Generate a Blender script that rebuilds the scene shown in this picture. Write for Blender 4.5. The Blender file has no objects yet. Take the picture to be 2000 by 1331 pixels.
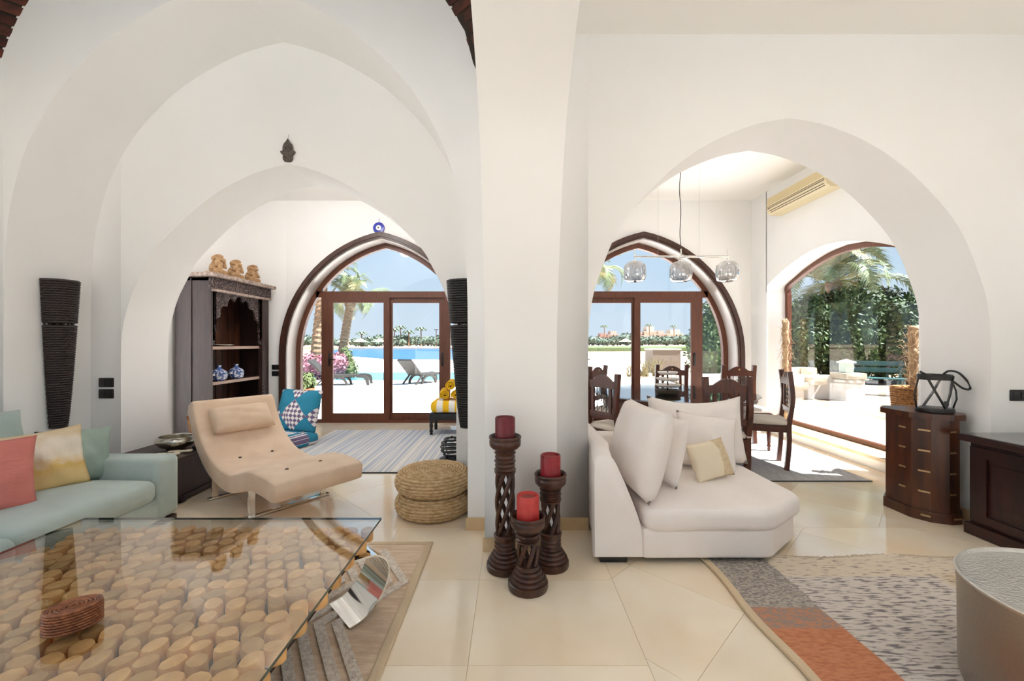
import bpy, bmesh, math, random
import numpy as np
from mathutils import Vector, Matrix, Euler

PI = math.pi
R = math.radians
random.seed(7)
rng = np.random.default_rng(7)
scene = bpy.context.scene
C = scene.collection

# ------------------------------------------------------------------ camera
cam_d = bpy.data.cameras.new('camera')
cam_d.sensor_width = 36.0
cam_d.lens = 820.0 / 2000.0 * 36.0
cam_d.shift_y = 0.00225
cam_d.clip_start = 0.05
cam_d.clip_end = 2000
cam = bpy.data.objects.new('camera', cam_d)
C.objects.link(cam)
cam.location = (0, 0, 1.3)
cam.rotation_euler = (R(90), 0, 0)
scene.camera = cam

# ------------------------------------------------------------------ sky, sun, exposure
world = bpy.data.worlds.new('sky')
scene.world = world
world.use_nodes = True
wn, wl = world.node_tree.nodes, world.node_tree.links
bg = wn['Background']
tc = wn.new('ShaderNodeTexCoord')
sx = wn.new('ShaderNodeSeparateXYZ')
wl.new(tc.outputs['Generated'], sx.inputs[0])
rampw = wn.new('ShaderNodeValToRGB')
rampw.color_ramp.elements[0].position = 0.0
rampw.color_ramp.elements[0].color = (0.66, 0.79, 0.91, 1)
rampw.color_ramp.elements[1].position = 0.65
rampw.color_ramp.elements[1].color = (0.34, 0.56, 0.86, 1)
e = rampw.color_ramp.elements.new(0.22)
e.color = (0.52, 0.72, 0.92, 1)
wl.new(sx.outputs['Z'], rampw.inputs[0])
wl.new(rampw.outputs[0], bg.inputs['Color'])
bg.inputs['Strength'].default_value = 0.62

sun_d = bpy.data.lights.new('sun', 'SUN')
sun_d.energy = 15.0
sun_d.angle = R(0.55)
sun_d.color = (1.0, 1.0, 1.0)
sun = bpy.data.objects.new('sun', sun_d)
C.objects.link(sun)
sun.location = (20, -20, 30)
sun.rotation_euler = Vector((-0.57, 0.12, -1.0)).to_track_quat('-Z', 'Y').to_euler()

scene.view_settings.view_transform = 'Standard'
scene.view_settings.look = 'None'
scene.view_settings.gamma = 1.0
scene.view_settings.use_curve_mapping = False
scene.view_settings.exposure = 0.72
scene.cycles.use_denoising = True
scene.cycles.max_bounces = 12
scene.cycles.diffuse_bounces = 8
scene.cycles.glossy_bounces = 4
scene.cycles.transmission_bounces = 8
scene.cycles.transparent_max_bounces = 24
scene.cycles.sample_clamp_indirect = 6.0
scene.cycles.caustics_reflective = False
scene.cycles.caustics_refractive = False

# ------------------------------------------------------------------ materials
def srgb(r, g, b):
    f = lambda c: (c / 255 / 12.92) if c / 255 <= 0.04045 else ((c / 255 + 0.055) / 1.055) ** 2.4
    return (f(r), f(g), f(b))

M = {}
def mat(name, col, rough=0.6, metal=0.0, col2=None, nscale=8.0, stretch=(1, 1, 1), lo=0.35, hi=0.65,
        bump=0.0, bscale=60.0, bstretch=None, spec=0.5, kind='noise', detail=4.0, sheen=0.0, coords='Object', coat=0.0):
    m = bpy.data.materials.new(name)
    m.use_nodes = True
    n, l = m.node_tree.nodes, m.node_tree.links
    b = n['Principled BSDF']
    b.inputs['Base Color'].default_value = (*col, 1)
    b.inputs['Roughness'].default_value = rough
    b.inputs['Metallic'].default_value = metal
    b.inputs['Specular IOR Level'].default_value = spec
    if sheen:
        b.inputs['Sheen Weight'].default_value = sheen
    if coat:
        b.inputs['Coat Weight'].default_value = coat
        b.inputs['Coat Roughness'].default_value = 0.12
    t = n.new('ShaderNodeTexCoord')
    if col2 is not None:
        mp = n.new('ShaderNodeMapping')
        mp.inputs['Scale'].default_value = stretch
        l.new(t.outputs[coords], mp.inputs[0])
        if kind == 'noise':
            tx = n.new('ShaderNodeTexNoise')
            tx.inputs['Scale'].default_value = nscale
            tx.inputs['Detail'].default_value = detail
            o = tx.outputs['Fac']
        elif kind == 'voronoi':
            tx = n.new('ShaderNodeTexVoronoi')
            tx.inputs['Scale'].default_value = nscale
            o = tx.outputs['Distance']
        else:
            tx = n.new('ShaderNodeTexWave')
            tx.inputs['Scale'].default_value = nscale
            tx.inputs['Distortion'].default_value = 1.5
            tx.inputs['Detail'].default_value = 2
            o = tx.outputs['Fac']
        l.new(mp.outputs[0], tx.inputs['Vector'])
        r = n.new('ShaderNodeValToRGB')
        r.color_ramp.elements[0].position = lo
        r.color_ramp.elements[0].color = (*col, 1)
        r.color_ramp.elements[1].position = hi
        r.color_ramp.elements[1].color = (*col2, 1)
        l.new(o, r.inputs[0])
        l.new(r.outputs[0], b.inputs['Base Color'])
    if bump:
        mp = n.new('ShaderNodeMapping')
        mp.inputs['Scale'].default_value = bstretch or stretch
        l.new(t.outputs[coords], mp.inputs[0])
        if kind == 'voronoi':
            tx = n.new('ShaderNodeTexVoronoi')
            tx.inputs['Scale'].default_value = bscale
            o = tx.outputs['Distance']
        else:
            tx = n.new('ShaderNodeTexNoise')
            tx.inputs['Scale'].default_value = bscale
            tx.inputs['Detail'].default_value = 3
            o = tx.outputs['Fac']
        l.new(mp.outputs[0], tx.inputs['Vector'])
        bp = n.new('ShaderNodeBump')
        bp.inputs['Strength'].default_value = bump
        bp.inputs['Distance'].default_value = 0.01
        l.new(o, bp.inputs['Height'])
        l.new(bp.outputs[0], b.inputs['Normal'])
    M[name] = m
    return m

def vary(name, amount=0.25, hue=0.0):
    """per-object brightness variation"""
    m = M[name]
    n, l = m.node_tree.nodes, m.node_tree.links
    b = n['Principled BSDF']
    src = b.inputs['Base Color'].links[0].from_socket if b.inputs['Base Color'].links else None
    oi = n.new('ShaderNodeObjectInfo')
    hs = n.new('ShaderNodeHueSaturation')
    mr = n.new('ShaderNodeMapRange')
    mr.inputs['To Min'].default_value = 1 - amount
    mr.inputs['To Max'].default_value = 1 + amount
    l.new(oi.outputs['Random'], mr.inputs['Value'])
    l.new(mr.outputs[0], hs.inputs['Value'])
    if src:
        l.new(src, hs.inputs['Color'])
    else:
        hs.inputs['Color'].default_value = b.inputs['Base Color'].default_value
    l.new(hs.outputs[0], b.inputs['Base Color'])

def glass(name, tint=(1, 1, 1), rough=0.0, gain=1.0, base=0.02):
    m = bpy.data.materials.new(name)
    m.use_nodes = True
    n, l = m.node_tree.nodes, m.node_tree.links
    n.remove(n['Principled BSDF'])
    tr = n.new('ShaderNodeBsdfTransparent')
    tr.inputs[0].default_value = (*tint, 1)
    gl = n.new('ShaderNodeBsdfGlossy')
    gl.inputs['Roughness'].default_value = rough
    # Schlick reflectance from the facing angle, the same from both sides of the sheet
    fr = n.new('ShaderNodeLayerWeight')
    fr.inputs['Blend'].default_value = 0.5
    pw = n.new('ShaderNodeMath')
    pw.operation = 'POWER'
    pw.inputs[1].default_value = 4.0
    l.new(fr.outputs['Facing'], pw.inputs[0])
    ma = n.new('ShaderNodeMath')
    ma.operation = 'MULTIPLY_ADD'
    ma.use_clamp = True
    ma.inputs[1].default_value = gain
    ma.inputs[2].default_value = base
    l.new(pw.outputs[0], ma.inputs[0])
    mx = n.new('ShaderNodeMixShader')
    l.new(ma.outputs[0], mx.inputs[0])
    l.new(tr.outputs[0], mx.inputs[1])
    l.new(gl.outputs[0], mx.inputs[2])
    l.new(mx.outputs[0], n['Material Output'].inputs[0])
    M[name] = m
    return m

mat('plaster', srgb(242, 242, 242), 0.9, col2=srgb(239, 239, 238), nscale=1.3, bump=0.04, bscale=35)
mat('plaster_ceiling', srgb(246, 244, 241), 0.9)
mat('marble', srgb(247, 235, 214), 0.09, col2=srgb(238, 216, 184), nscale=1.6, detail=9, lo=0.36, hi=0.74, spec=0.9)
vary('marble', 0.035)
mat('grout', srgb(222, 208, 186), 0.8)
mat('baseboard', srgb(222, 198, 160), 0.3, col2=srgb(205, 178, 138), nscale=6)
mat('brick', srgb(88, 44, 32), 0.9, col2=srgb(52, 30, 24), nscale=14, bump=0.6, bscale=40)
vary('brick', 0.4)
mat('mortar', srgb(52, 42, 32), 0.95, col2=srgb(36, 30, 24), nscale=20)
mat('door_wood', srgb(104, 58, 36), 0.38, col2=srgb(84, 44, 28), nscale=5, stretch=(12, 12, 1))
mat('door_dark', srgb(74, 46, 34), 0.35, col2=srgb(58, 36, 28), nscale=5, stretch=(8, 8, 1))
mat('reveal_paint', srgb(196, 190, 186), 0.22)
glass('pane_glass', gain=0.8, base=0.03)
glass('table_glass', tint=(0.97, 0.985, 0.97), gain=1.1, base=0.06)
mat('glass_edge', srgb(40, 62, 52), 0.1)
mat('black_metal', (0.012, 0.012, 0.013), 0.4)
mat('black_plastic', (0.010, 0.010, 0.010), 0.35)
mat('black_leather', (0.012, 0.011, 0.011), 0.45, bump=0.2, bscale=120)
mat('chrome', (0.82, 0.82, 0.80), 0.06, 1.0)
mat('steel', (0.62, 0.61, 0.58), 0.22, 1.0)
mat('teal_fabric', srgb(180, 194, 188), 0.95, col2=srgb(164, 179, 174), nscale=3, bump=0.25, bscale=160, sheen=0.3)
mat('teal_light', srgb(172, 190, 186), 0.95, col2=srgb(160, 178, 174), nscale=3, bump=0.25, bscale=160, sheen=0.3)
mat('sage_fabric', srgb(158, 176, 164), 0.9, col2=srgb(140, 158, 148), nscale=5, bump=0.2, bscale=120)
mat('pink_fabric', srgb(214, 132, 122), 0.9, col2=srgb(204, 120, 110), nscale=6, bump=0.3, bscale=20, bstretch=(1, 1, 7))
mat('cream_fabric', srgb(238, 230, 216), 0.95, bump=0.2, bscale=200)
mat('white_linen', srgb(243, 236, 232), 0.95, col2=srgb(238, 230, 225), nscale=4, bump=0.22, bscale=220)
mat('beige_linen', srgb(234, 220, 194), 0.95, bump=0.3, bscale=200)
mat('beige_knit', srgb(222, 203, 170), 0.95, col2=srgb(204, 182, 146), nscale=60, bump=0.5, bscale=90)
mat('suede', srgb(228, 202, 176), 0.95, col2=srgb(217, 189, 162), nscale=5, bump=0.12, bscale=90, sheen=0.2)
mat('button', srgb(72, 52, 44), 0.5)
mat('dark_wood', srgb(58, 38, 32), 0.45, col2=srgb(42, 27, 24), nscale=4, stretch=(9, 9, 1), bump=0.1, bscale=30)
mat('red_wood', srgb(84, 44, 30), 0.35, col2=srgb(56, 28, 20), nscale=5, stretch=(9, 9, 1))
mat('chair_wood', srgb(92, 46, 30), 0.32, col2=srgb(66, 32, 22), nscale=5, stretch=(9, 9, 1.5))
mat('candle_wood', srgb(80, 48, 34), 0.33, col2=srgb(52, 30, 22), nscale=7, stretch=(3, 3, 1), bump=0.1, bscale=30)
mat('sheesham', srgb(92, 50, 26), 0.28, col2=srgb(48, 24, 16), nscale=3, stretch=(5, 5, 0.7), lo=0.3, hi=0.7)
mat('mahogany', srgb(50, 20, 16), 0.3, col2=srgb(34, 14, 11), nscale=3, stretch=(5, 5, 1))
mat('brass', srgb(190, 160, 120), 0.4, 0.8)
mat('carved', srgb(120, 98, 92), 0.7, col2=srgb(40, 26, 24), nscale=42, kind='voronoi', lo=0.15, hi=0.55, bump=1.0, bscale=42)
mat('pale_carved', srgb(178, 160, 148), 0.65, col2=srgb(120, 100, 92), nscale=30)
mat('shelf_edge', srgb(176, 148, 132), 0.6)
mat('plank_wood', srgb(96, 56, 34), 0.55, col2=srgb(52, 30, 22), nscale=3, stretch=(6, 6, 1))
vary('plank_wood', 0.3)
mat('wicker_dark', srgb(52, 38, 36), 0.5, col2=srgb(34, 25, 24), nscale=60)
mat('wicker_black', srgb(26, 22, 20), 0.5, col2=srgb(16, 14, 13), nscale=60)
mat('rattan', srgb(164, 100, 62), 0.45, col2=srgb(116, 66, 40), nscale=40)
mat('jute', srgb(220, 192, 150), 0.9, col2=srgb(186, 152, 106), nscale=26, stretch=(1, 1, 3), bump=0.6, bscale=90)
mat('log_end', srgb(238, 190, 126), 0.7, col2=srgb(196, 138, 82), nscale=16, lo=0.3, hi=0.75, bump=0.2, bscale=80)
vary('log_end', 0.28)
mat('log_base', srgb(58, 38, 26), 0.9)
mat('jute_rug', srgb(230, 207, 182), 0.97, col2=srgb(212, 184, 156), nscale=40, stretch=(0.2, 1, 1), bump=0.6, bscale=150)
mat('rug_ridge', srgb(240, 230, 216), 0.97, col2=srgb(212, 196, 182), nscale=50, bump=0.7, bscale=120)
mat('rug_border', srgb(218, 196, 164), 0.97, bump=0.5, bscale=150)
mat('candle', srgb(150, 22, 32), 0.4, col2=srgb(120, 14, 26), nscale=14)
mat('candle_dark', srgb(112, 20, 32), 0.45, col2=srgb(88, 14, 26), nscale=14)
mat('candle_light', srgb(196, 62, 54), 0.45, col2=srgb(168, 34, 36), nscale=10)
mat('wax_top', srgb(140, 62, 52), 0.6)
mat('terracotta_stone', srgb(184, 150, 112), 0.9, col2=srgb(148, 114, 80), nscale=22, bump=0.6, bscale=50)
mat('porcelain', srgb(222, 226, 232), 0.2, col2=srgb(66, 96, 160), nscale=34, lo=0.44, hi=0.52)
mat('porcelain_white', srgb(232, 232, 230), 0.2)
mat('silver', (0.58, 0.55, 0.48), 0.25, 1.0, bump=0.15, bscale=80)
mat('remote', srgb(226, 214, 190), 0.5)
mat('orange_fabric', srgb(196, 128, 38), 0.95, col2=srgb(120, 52, 34), nscale=26, lo=0.5, hi=0.6, bump=0.2, bscale=100)
mat('towel_yellow', srgb(238, 188, 24), 0.97, col2=srgb(226, 170, 14), nscale=40, bump=0.8, bscale=120)
mat('towel_white', srgb(240, 238, 232), 0.97, bump=0.6, bscale=120)
mat('evil_blue', srgb(30, 44, 160), 0.15)
mat('pewter', srgb(112, 102, 96), 0.6, 0.0, col2=srgb(66, 58, 52), nscale=60, bump=0.6, bscale=90)
mat('ac_plastic', srgb(226, 212, 176), 0.5)
mat('ac_shadow', srgb(90, 70, 50), 0.6)
mat('ac_grille', srgb(206, 188, 146), 0.55)
mat('seat_cream', srgb(226, 216, 204), 0.95, bump=0.2, bscale=150)
mat('iron', (0.02, 0.02, 0.022), 0.5)
mat('dry_palm', srgb(196, 170, 136), 0.9, col2=srgb(152, 122, 92), nscale=20)
mat('basket', srgb(176, 124, 72), 0.85, col2=srgb(112, 72, 40), nscale=50)
mat('hammered', (0.60, 0.59, 0.56), 0.30, 1.0, kind='voronoi', bump=0.22, bscale=90)
mat('drum_side', (0.38, 0.34, 0.29), 0.45, 1.0, kind='voronoi', bump=0.10, bscale=90)
glass('clear_glass', gain=1.0, base=0.02)
glass('lamp_glass', tint=(0.72, 0.72, 0.73), gain=1.4, base=0.42)
mat('tier_plate', srgb(240, 234, 228), 0.35)
mat('tier_base', srgb(92, 88, 72), 0.5)
mat('fringe', srgb(206, 190, 168), 0.95)
# outdoors
mat('paving', srgb(238, 234, 227), 0.85, col2=srgb(230, 224, 216), nscale=3)
mat('bounce_paving', srgb(128, 126, 120), 0.9)  # grey set by how much daylight it should bounce indoors
mat('sand', srgb(204, 186, 166), 0.95, col2=srgb(182, 158, 134), nscale=0.15, detail=8)
mat('gravel', srgb(156, 136, 114), 0.95, col2=srgb(110, 92, 74), nscale=3.5, detail=10, bump=0.4, bscale=20)
mat('lake', srgb(24, 74, 122), 0.3, spec=0.25, col2=srgb(34, 88, 136), nscale=0.3, stretch=(1, 5, 1), bump=0.1, bscale=2)
mat('pool', srgb(76, 132, 146), 0.10, col2=srgb(86, 142, 154), nscale=1.0)
mat('leaf', srgb(70, 96, 50), 0.7, col2=srgb(44, 66, 36), nscale=2.5)
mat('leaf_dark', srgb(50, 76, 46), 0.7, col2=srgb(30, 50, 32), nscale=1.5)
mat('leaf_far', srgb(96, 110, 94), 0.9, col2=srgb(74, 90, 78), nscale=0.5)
mat('leaf_lime', srgb(92, 104, 62), 0.8, col2=srgb(70, 86, 48), nscale=2)
mat('palm_leaf', srgb(140, 148, 112), 0.6, col2=srgb(98, 114, 78), nscale=1.2)
mat('palm_leaf_dry', srgb(186, 172, 122), 0.7, col2=srgb(142, 142, 96), nscale=1.2)
mat('palm_trunk', srgb(150, 122, 98), 0.95, col2=srgb(102, 80, 62), nscale=6, stretch=(1, 1, 3), bump=0.8, bscale=14)
mat('bark', srgb(74, 56, 42), 0.95, col2=srgb(48, 36, 28), nscale=8)
mat('bougainvillea', srgb(164, 110, 124), 0.8, col2=srgb(128, 84, 94), nscale=5)
mat('lounger', srgb(48, 45, 42), 0.6, col2=srgb(36, 34, 32), nscale=12)
mat('terracotta', srgb(186, 116, 78), 0.8, col2=srgb(160, 94, 62), nscale=6)
mat('white_wall', srgb(204, 198, 190), 0.9, col2=srgb(164, 154, 142), nscale=2.2, lo=0.5, hi=0.8)
mat('stone_block', srgb(200, 191, 172), 0.85, col2=srgb(174, 162, 142), nscale=4)
mat('grey_render', srgb(122, 112, 102), 0.9)
mat('house_pink_hazed', srgb(176, 156, 147), 0.9)  # far houses: pink, cream and red paled with distance haze in the colour
mat('house_cream_hazed', srgb(188, 177, 165), 0.9)
mat('house_red_hazed', srgb(160, 130, 120), 0.9)
mat('house_window', srgb(96, 84, 84), 0.5)
mat('bench_green', srgb(40, 84, 84), 0.6)
mat('thatch', srgb(196, 176, 140), 0.95)
mat('straw', srgb(150, 140, 108), 0.9, col2=srgb(116, 112, 80), nscale=4)
mat('lantern_green', srgb(150, 166, 150), 0.6)

def emitter(name, col, strength):
    m = bpy.data.materials.new(name)
    m.use_nodes = True
    n, l = m.node_tree.nodes, m.node_tree.links
    n.remove(n['Principled BSDF'])
    em = n.new('ShaderNodeEmission')
    em.inputs[0].default_value = (*col, 1)
    em.inputs[1].default_value = strength
    l.new(em.outputs[0], n['Material Output'].inputs[0])
    M[name] = m
emitter('fill_globe_light', (1.0, 0.98, 0.95), 26.0)  # emitters of the added fill globes above the view
emitter('fill_globe_light_soft', (0.92, 0.97, 1.0), 8.0)
emitter('fill_ceiling_light', (1.0, 0.97, 0.94), 32.0)

# ------------------------------------------------------------------ mesh helpers
WS = {}      # parents whose parts are written in room coordinates
class MB:
    def __init__(s):
        s.v, s.f = [], []
    def add(s, vs, fs, T=None):
        o = len(s.v)
        if T is not None:
            vs = [T @ Vector(p) for p in vs]
        s.v += [tuple(p) for p in vs]
        s.f += [tuple(i + o for i in f) for f in fs]
        return s
    def box(s, x0, x1, y0, y1, z0, z1, T=None):
        vs = [(x0, y0, z0), (x1, y0, z0), (x1, y1, z0), (x0, y1, z0), (x0, y0, z1), (x1, y0, z1), (x1, y1, z1), (x0, y1, z1)]
        fs = [(0, 3, 2, 1), (4, 5, 6, 7), (0, 1, 5, 4), (1, 2, 6, 5), (2, 3, 7, 6), (3, 0, 4, 7)]
        return s.add(vs, fs, T)
    def rbox(s, cx, cy, cz, sx, sy, sz, r=0.01, n=6, puff=0.0, puffy=0.0, T=None):
        """rounded box centred at c; puff raises the +z face, puffy all faces"""
        hx, hy, hz = sx / 2, sy / 2, sz / 2
        r = min(r, hx * 0.99, hy * 0.99, hz * 0.99)
        bm = bmesh.new()
        bmesh.ops.create_cube(bm, size=2)
        if n > 1:
            bmesh.ops.subdivide_edges(bm, edges=bm.edges[:], cuts=n - 1, use_grid_fill=True)
        bm.verts.ensure_lookup_table()
        def warp(t, h):
            # concentrate the samples in the rounded rim
            k = r / h
            a = abs(t)
            lim = 0.5
            if a <= lim:
                q = a / lim * (1 - k)
            else:
                q = (1 - k) + (a - lim) / (1 - lim) * k
            return math.copysign(q, t) * h
        for v in bm.verts:
            tx, ty, tz = v.co
            p = Vector((warp(tx, hx), warp(ty, hy), warp(tz, hz)))
            q = Vector((max(-hx + r, min(hx - r, p.x)), max(-hy + r, min(hy - r, p.y)), max(-hz + r, min(hz - r, p.z))))
            d = p - q
            if d.length > 1e-9:
                m = max(abs(d.x), abs(d.y), abs(d.z))
                p = q + d.normalized() * min(m, r)
            if puff and p.z > 0:
                p.z += puff * (1 - (p.x / hx) ** 2) * (1 - (p.y / hy) ** 2) * (p.z / hz)
            if puffy:
                ax, ay, az = p.x / hx, p.y / hy, p.z / hz
                p.x += puffy * math.copysign(1, ax) * abs(ax) ** 3 * (1 - ay * ay) * (1 - az * az)
                p.y += puffy * math.copysign(1, ay) * abs(ay) ** 3 * (1 - ax * ax) * (1 - az * az)
                p.z += puffy * math.copysign(1, az) * abs(az) ** 3 * (1 - ax * ax) * (1 - ay * ay)
            v.co = p + Vector((cx, cy, cz))
        vs = [tuple(v.co) for v in bm.verts]
        fs = [tuple(v.index for v in f.verts) for f in bm.faces]
        bm.free()
        return s.add(vs, fs, T)
    def lathe(s, prof, n=24, c=(0, 0, 0), sx=1.0, sy=1.0, T=None, cap=True):
        vs, fs = [], []
        for r, z in prof:
            for i in range(n):
                a = 2 * PI * i / n
                vs.append((c[0] + r * sx * math.cos(a), c[1] + r * sy * math.sin(a), c[2] + z))
        for j in range(len(prof) - 1):
            for i in range(n):
                k = (i + 1) % n
                fs.append((j * n + i, j * n + k, (j + 1) * n + k, (j + 1) * n + i))
        if cap:
            if prof[0][0] > 1e-6:
                fs.append(tuple(range(n - 1, -1, -1)))
            if prof[-1][0] > 1e-6:
                fs.append(tuple((len(prof) - 1) * n + i for i in range(n)))
        return s.add(vs, fs, T)
    def tube(s, path, r, n=8, T=None, closed=False, flat=None, cap=True):
        """round (or flat=(w,h) rectangular) section along a path; r may be a list"""
        P = [Vector(p) for p in path]
        m = len(P)
        rs = r if isinstance(r, (list, tuple)) else [r] * m
        vs, fs = [], []
        prev = None
        for i in range(m):
            if closed:
                t = P[(i + 1) % m] - P[i - 1]
            else:
                t = P[min(i + 1, m - 1)] - P[max(i - 1, 0)]
            t = t.normalized() if t.length > 1e-9 else Vector((0, 0, 1))
            if prev is None:
                up = Vector((0, 0, 1)) if abs(t.z) < 0.9 else Vector((1, 0, 0))
                a = t.cross(up).normalized()
            else:
                a = (prev - t * prev.dot(t))
                a = a.normalized() if a.length > 1e-6 else t.orthogonal().normalized()
            prev = a
            b = t.cross(a)
            if flat:
                w, h = flat
                for (p, q) in ((-1, -1), (1, -1), (1, 1), (-1, 1)):
                    vs.append(P[i] + a * (p * w / 2) + b * (q * h / 2))
            else:
                for k in range(n):
                    an = 2 * PI * k / n
                    vs.append(P[i] + (a * math.cos(an) + b * math.sin(an)) * rs[i])
        nn = 4 if flat else n
        last = m if closed else m - 1
        for i in range(last):
            j = (i + 1) % m
            for k in range(nn):
                k2 = (k + 1) % nn
                fs.append((i * nn + k, i * nn + k2, j * nn + k2, j * nn + k))
        if cap and not closed:
            fs.append(tuple(range(nn - 1, -1, -1)))
            fs.append(tuple((m - 1) * nn + k for k in range(nn)))
        return s.add(vs, fs, T)
    def ell(s, c, r, n=14, m=9, T=None):
        prof = [(math.sin(PI * j / m), -math.cos(PI * j / m)) for j in range(m + 1)]
        vs, fs = [], []
        for a, z in prof:
            for i in range(n):
                t = 2 * PI * i / n
                vs.append((c[0] + r[0] * a * math.cos(t), c[1] + r[1] * a * math.sin(t), c[2] + r[2] * z))
        for j in range(m):
            for i in range(n):
                k = (i + 1) % n
                fs.append((j * n + i, j * n + k, (j + 1) * n + k, (j + 1) * n + i))
        return s.add(vs, fs, T)
    def prism(s, pts, y0, y1, axis='y', T=None):
        """closed 2-D outline extruded along an axis"""
        n = len(pts)
        def mk(p, d):
            if axis == 'y':
                return (p[0], d, p[1])
            if axis == 'x':
                return (d, p[0], p[1])
            return (p[0], p[1], d)
        vs = [mk(p, y0) for p in pts] + [mk(p, y1) for p in pts]
        fs = [tuple(range(n)), tuple(range(2 * n - 1, n - 1, -1))]
        for i in range(n):
            j = (i + 1) % n
            fs.append((i, i + n, j + n, j))
        return s.add(vs, fs, T)
    def build(s, name, m, parent=None, smooth=False, loc=None, rot=None, angle=None):
        me = bpy.data.meshes.new(name)
        me.from_pydata(s.v, [], s.f)
        bm = bmesh.new()
        bm.from_mesh(me)
        bmesh.ops.recalc_face_normals(bm, faces=bm.faces)
        bm.to_mesh(me)
        bm.free()
        up_ = parent
        while up_ is not None:
            if up_.name in WS:
                me.transform(WS[up_.name])
            up_ = up_.parent
        if m:
            me.materials.append(M[m])
        if smooth:
            me.polygons.foreach_set('use_smooth', [True] * len(me.polygons))
            if angle:
                me.set_sharp_from_angle(angle=R(angle))
        o = bpy.data.objects.new(name, me)
        C.objects.link(o)
        if parent:
            o.parent = parent
        if loc:
            o.location = loc
        if rot:
            o.rotation_euler = rot
        return o

def tag(o, label, cat, group=None):
    o['label'] = label
    o['category'] = cat
    if group:
        o['group'] = group
    return o

def struct(o):
    o['kind'] = 'structure'
    return o

def thing(name, label, cat, loc=(0, 0, 0), rz=0.0, group=None):
    o = bpy.data.objects.new(name, None)
    o.empty_display_size = 0.1
    C.objects.link(o)
    o.location = loc
    o.rotation_euler = (0, 0, rz)
    return tag(o, label, cat, group)

def wthing(name, label, cat, loc, group=None):
    o = thing(name, label, cat, loc, 0.0, group)
    WS[o.name] = Matrix.Translation(-Vector(loc))
    return o

def inst(src, parent, loc=(0, 0, 0), rot=(0, 0, 0), sc=(1, 1, 1)):
    """another piece that shares the mesh of src"""
    o = bpy.data.objects.new(src.name.split('.')[0], src.data)
    C.objects.link(o)
    o.parent = parent
    o.location, o.rotation_euler, o.scale = loc, rot, sc
    return o

def copy_thing(root, loc, rz, label, group=None):
    r = root.copy()
    C.objects.link(r)
    r.location = loc
    r.rotation_euler = (0, 0, rz)
    r['label'] = label
    if group:
        r['group'] = group
    for ch in list(root.children):
        c = ch.copy()
        C.objects.link(c)
        c.parent = r
        for g in list(ch.children):
            d = g.copy()
            C.objects.link(d)
            d.parent = c
    return r

def catmull(pts, k=5):
    out = []
    P = [np.array(p, float) for p in pts]
    for i in range(len(P) - 1):
        p0 = P[i - 1] if i > 0 else 2 * P[0] - P[1]
        p3 = P[i + 2] if i + 2 < len(P) else 2 * P[-1] - P[-2]
        p1, p2 = P[i], P[i + 1]
        for j in range(k):
            t = j / k
            out.append(tuple(0.5 * (2 * p1 + (p2 - p0) * t + (2 * p0 - 5 * p1 + 4 * p2 - p3) * t * t + (3 * p1 - p0 - 3 * p2 + p3) * t ** 3)))
    out.append(tuple(P[-1]))
    return out

def two_centre(hw, c, z0, n=18):
    """half profile (half width, z) of a pointed arch"""
    Rr = hw + c
    a1 = math.acos(c / Rr)
    return [(Rr * math.cos(a1 * i / n) - c, z0 + Rr * math.sin(a1 * i / n)) for i in range(n + 1)]

def arch_pts(cx, prof):
    """full outline left spring -> apex -> right spring"""
    L = [(cx - h, z) for h, z in prof]
    Rr = [(cx + h, z) for h, z in reversed(prof[:-1])]
    return L + Rr

def arch_wall(mb, x0, x1, zt, y0, y1, holes, zb=0.0, swap=False, zbase=0.0):
    """thick wall with arched holes; holes = [(cx, prof, zbottom)]"""
    m = (lambda x, y, z: (y, x, z)) if swap else (lambda x, y, z: (x, y, z))
    def quad(a, b, c, d):
        mb.add([a, b, c, d], [(0, 1, 2, 3)])
    cur = x0
    for cx, prof, hb in sorted(holes, key=lambda h: h[0]):
        A = arch_pts(cx, prof)
        xl, xr = A[0][0], A[-1][0]
        for y in (y0, y1):
            quad(m(cur, y, zbase), m(xl, y, zbase), m(xl, y, zt), m(cur, y, zt))
            for (p, q) in zip(A[:-1], A[1:]):
                quad(m(p[0], y, p[1]), m(q[0], y, q[1]), m(q[0], y, zt), m(p[0], y, zt))
            if hb > zbase:
                quad(m(xl, y, zbase), m(xr, y, zbase), m(xr, y, hb), m(xl, y, hb))
        B = [(xl, hb)] + A + [(xr, hb)]
        for (p, q) in zip(B[:-1], B[1:]):
            quad(m(p[0], y0, p[1]), m(q[0], y0, q[1]), m(q[0], y1, q[1]), m(p[0], y1, p[1]))
        if hb > zbase:
            quad(m(xl, y0, hb), m(xr, y0, hb), m(xr, y1, hb), m(xl, y1, hb))
        cur = xr
    for y in (y0, y1):
        quad(m(cur, y, zbase), m(x1, y, zbase), m(x1, y, zt), m(cur, y, zt))
    for x in (x0, x1):
        quad(m(x, y0, zbase), m(x, y1, zbase), m(x, y1, zt), m(x, y0, zt))
    quad(m(x0, y0, zt), m(x1, y0, zt), m(x1, y1, zt), m(x0, y1, zt))
    return mb

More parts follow.
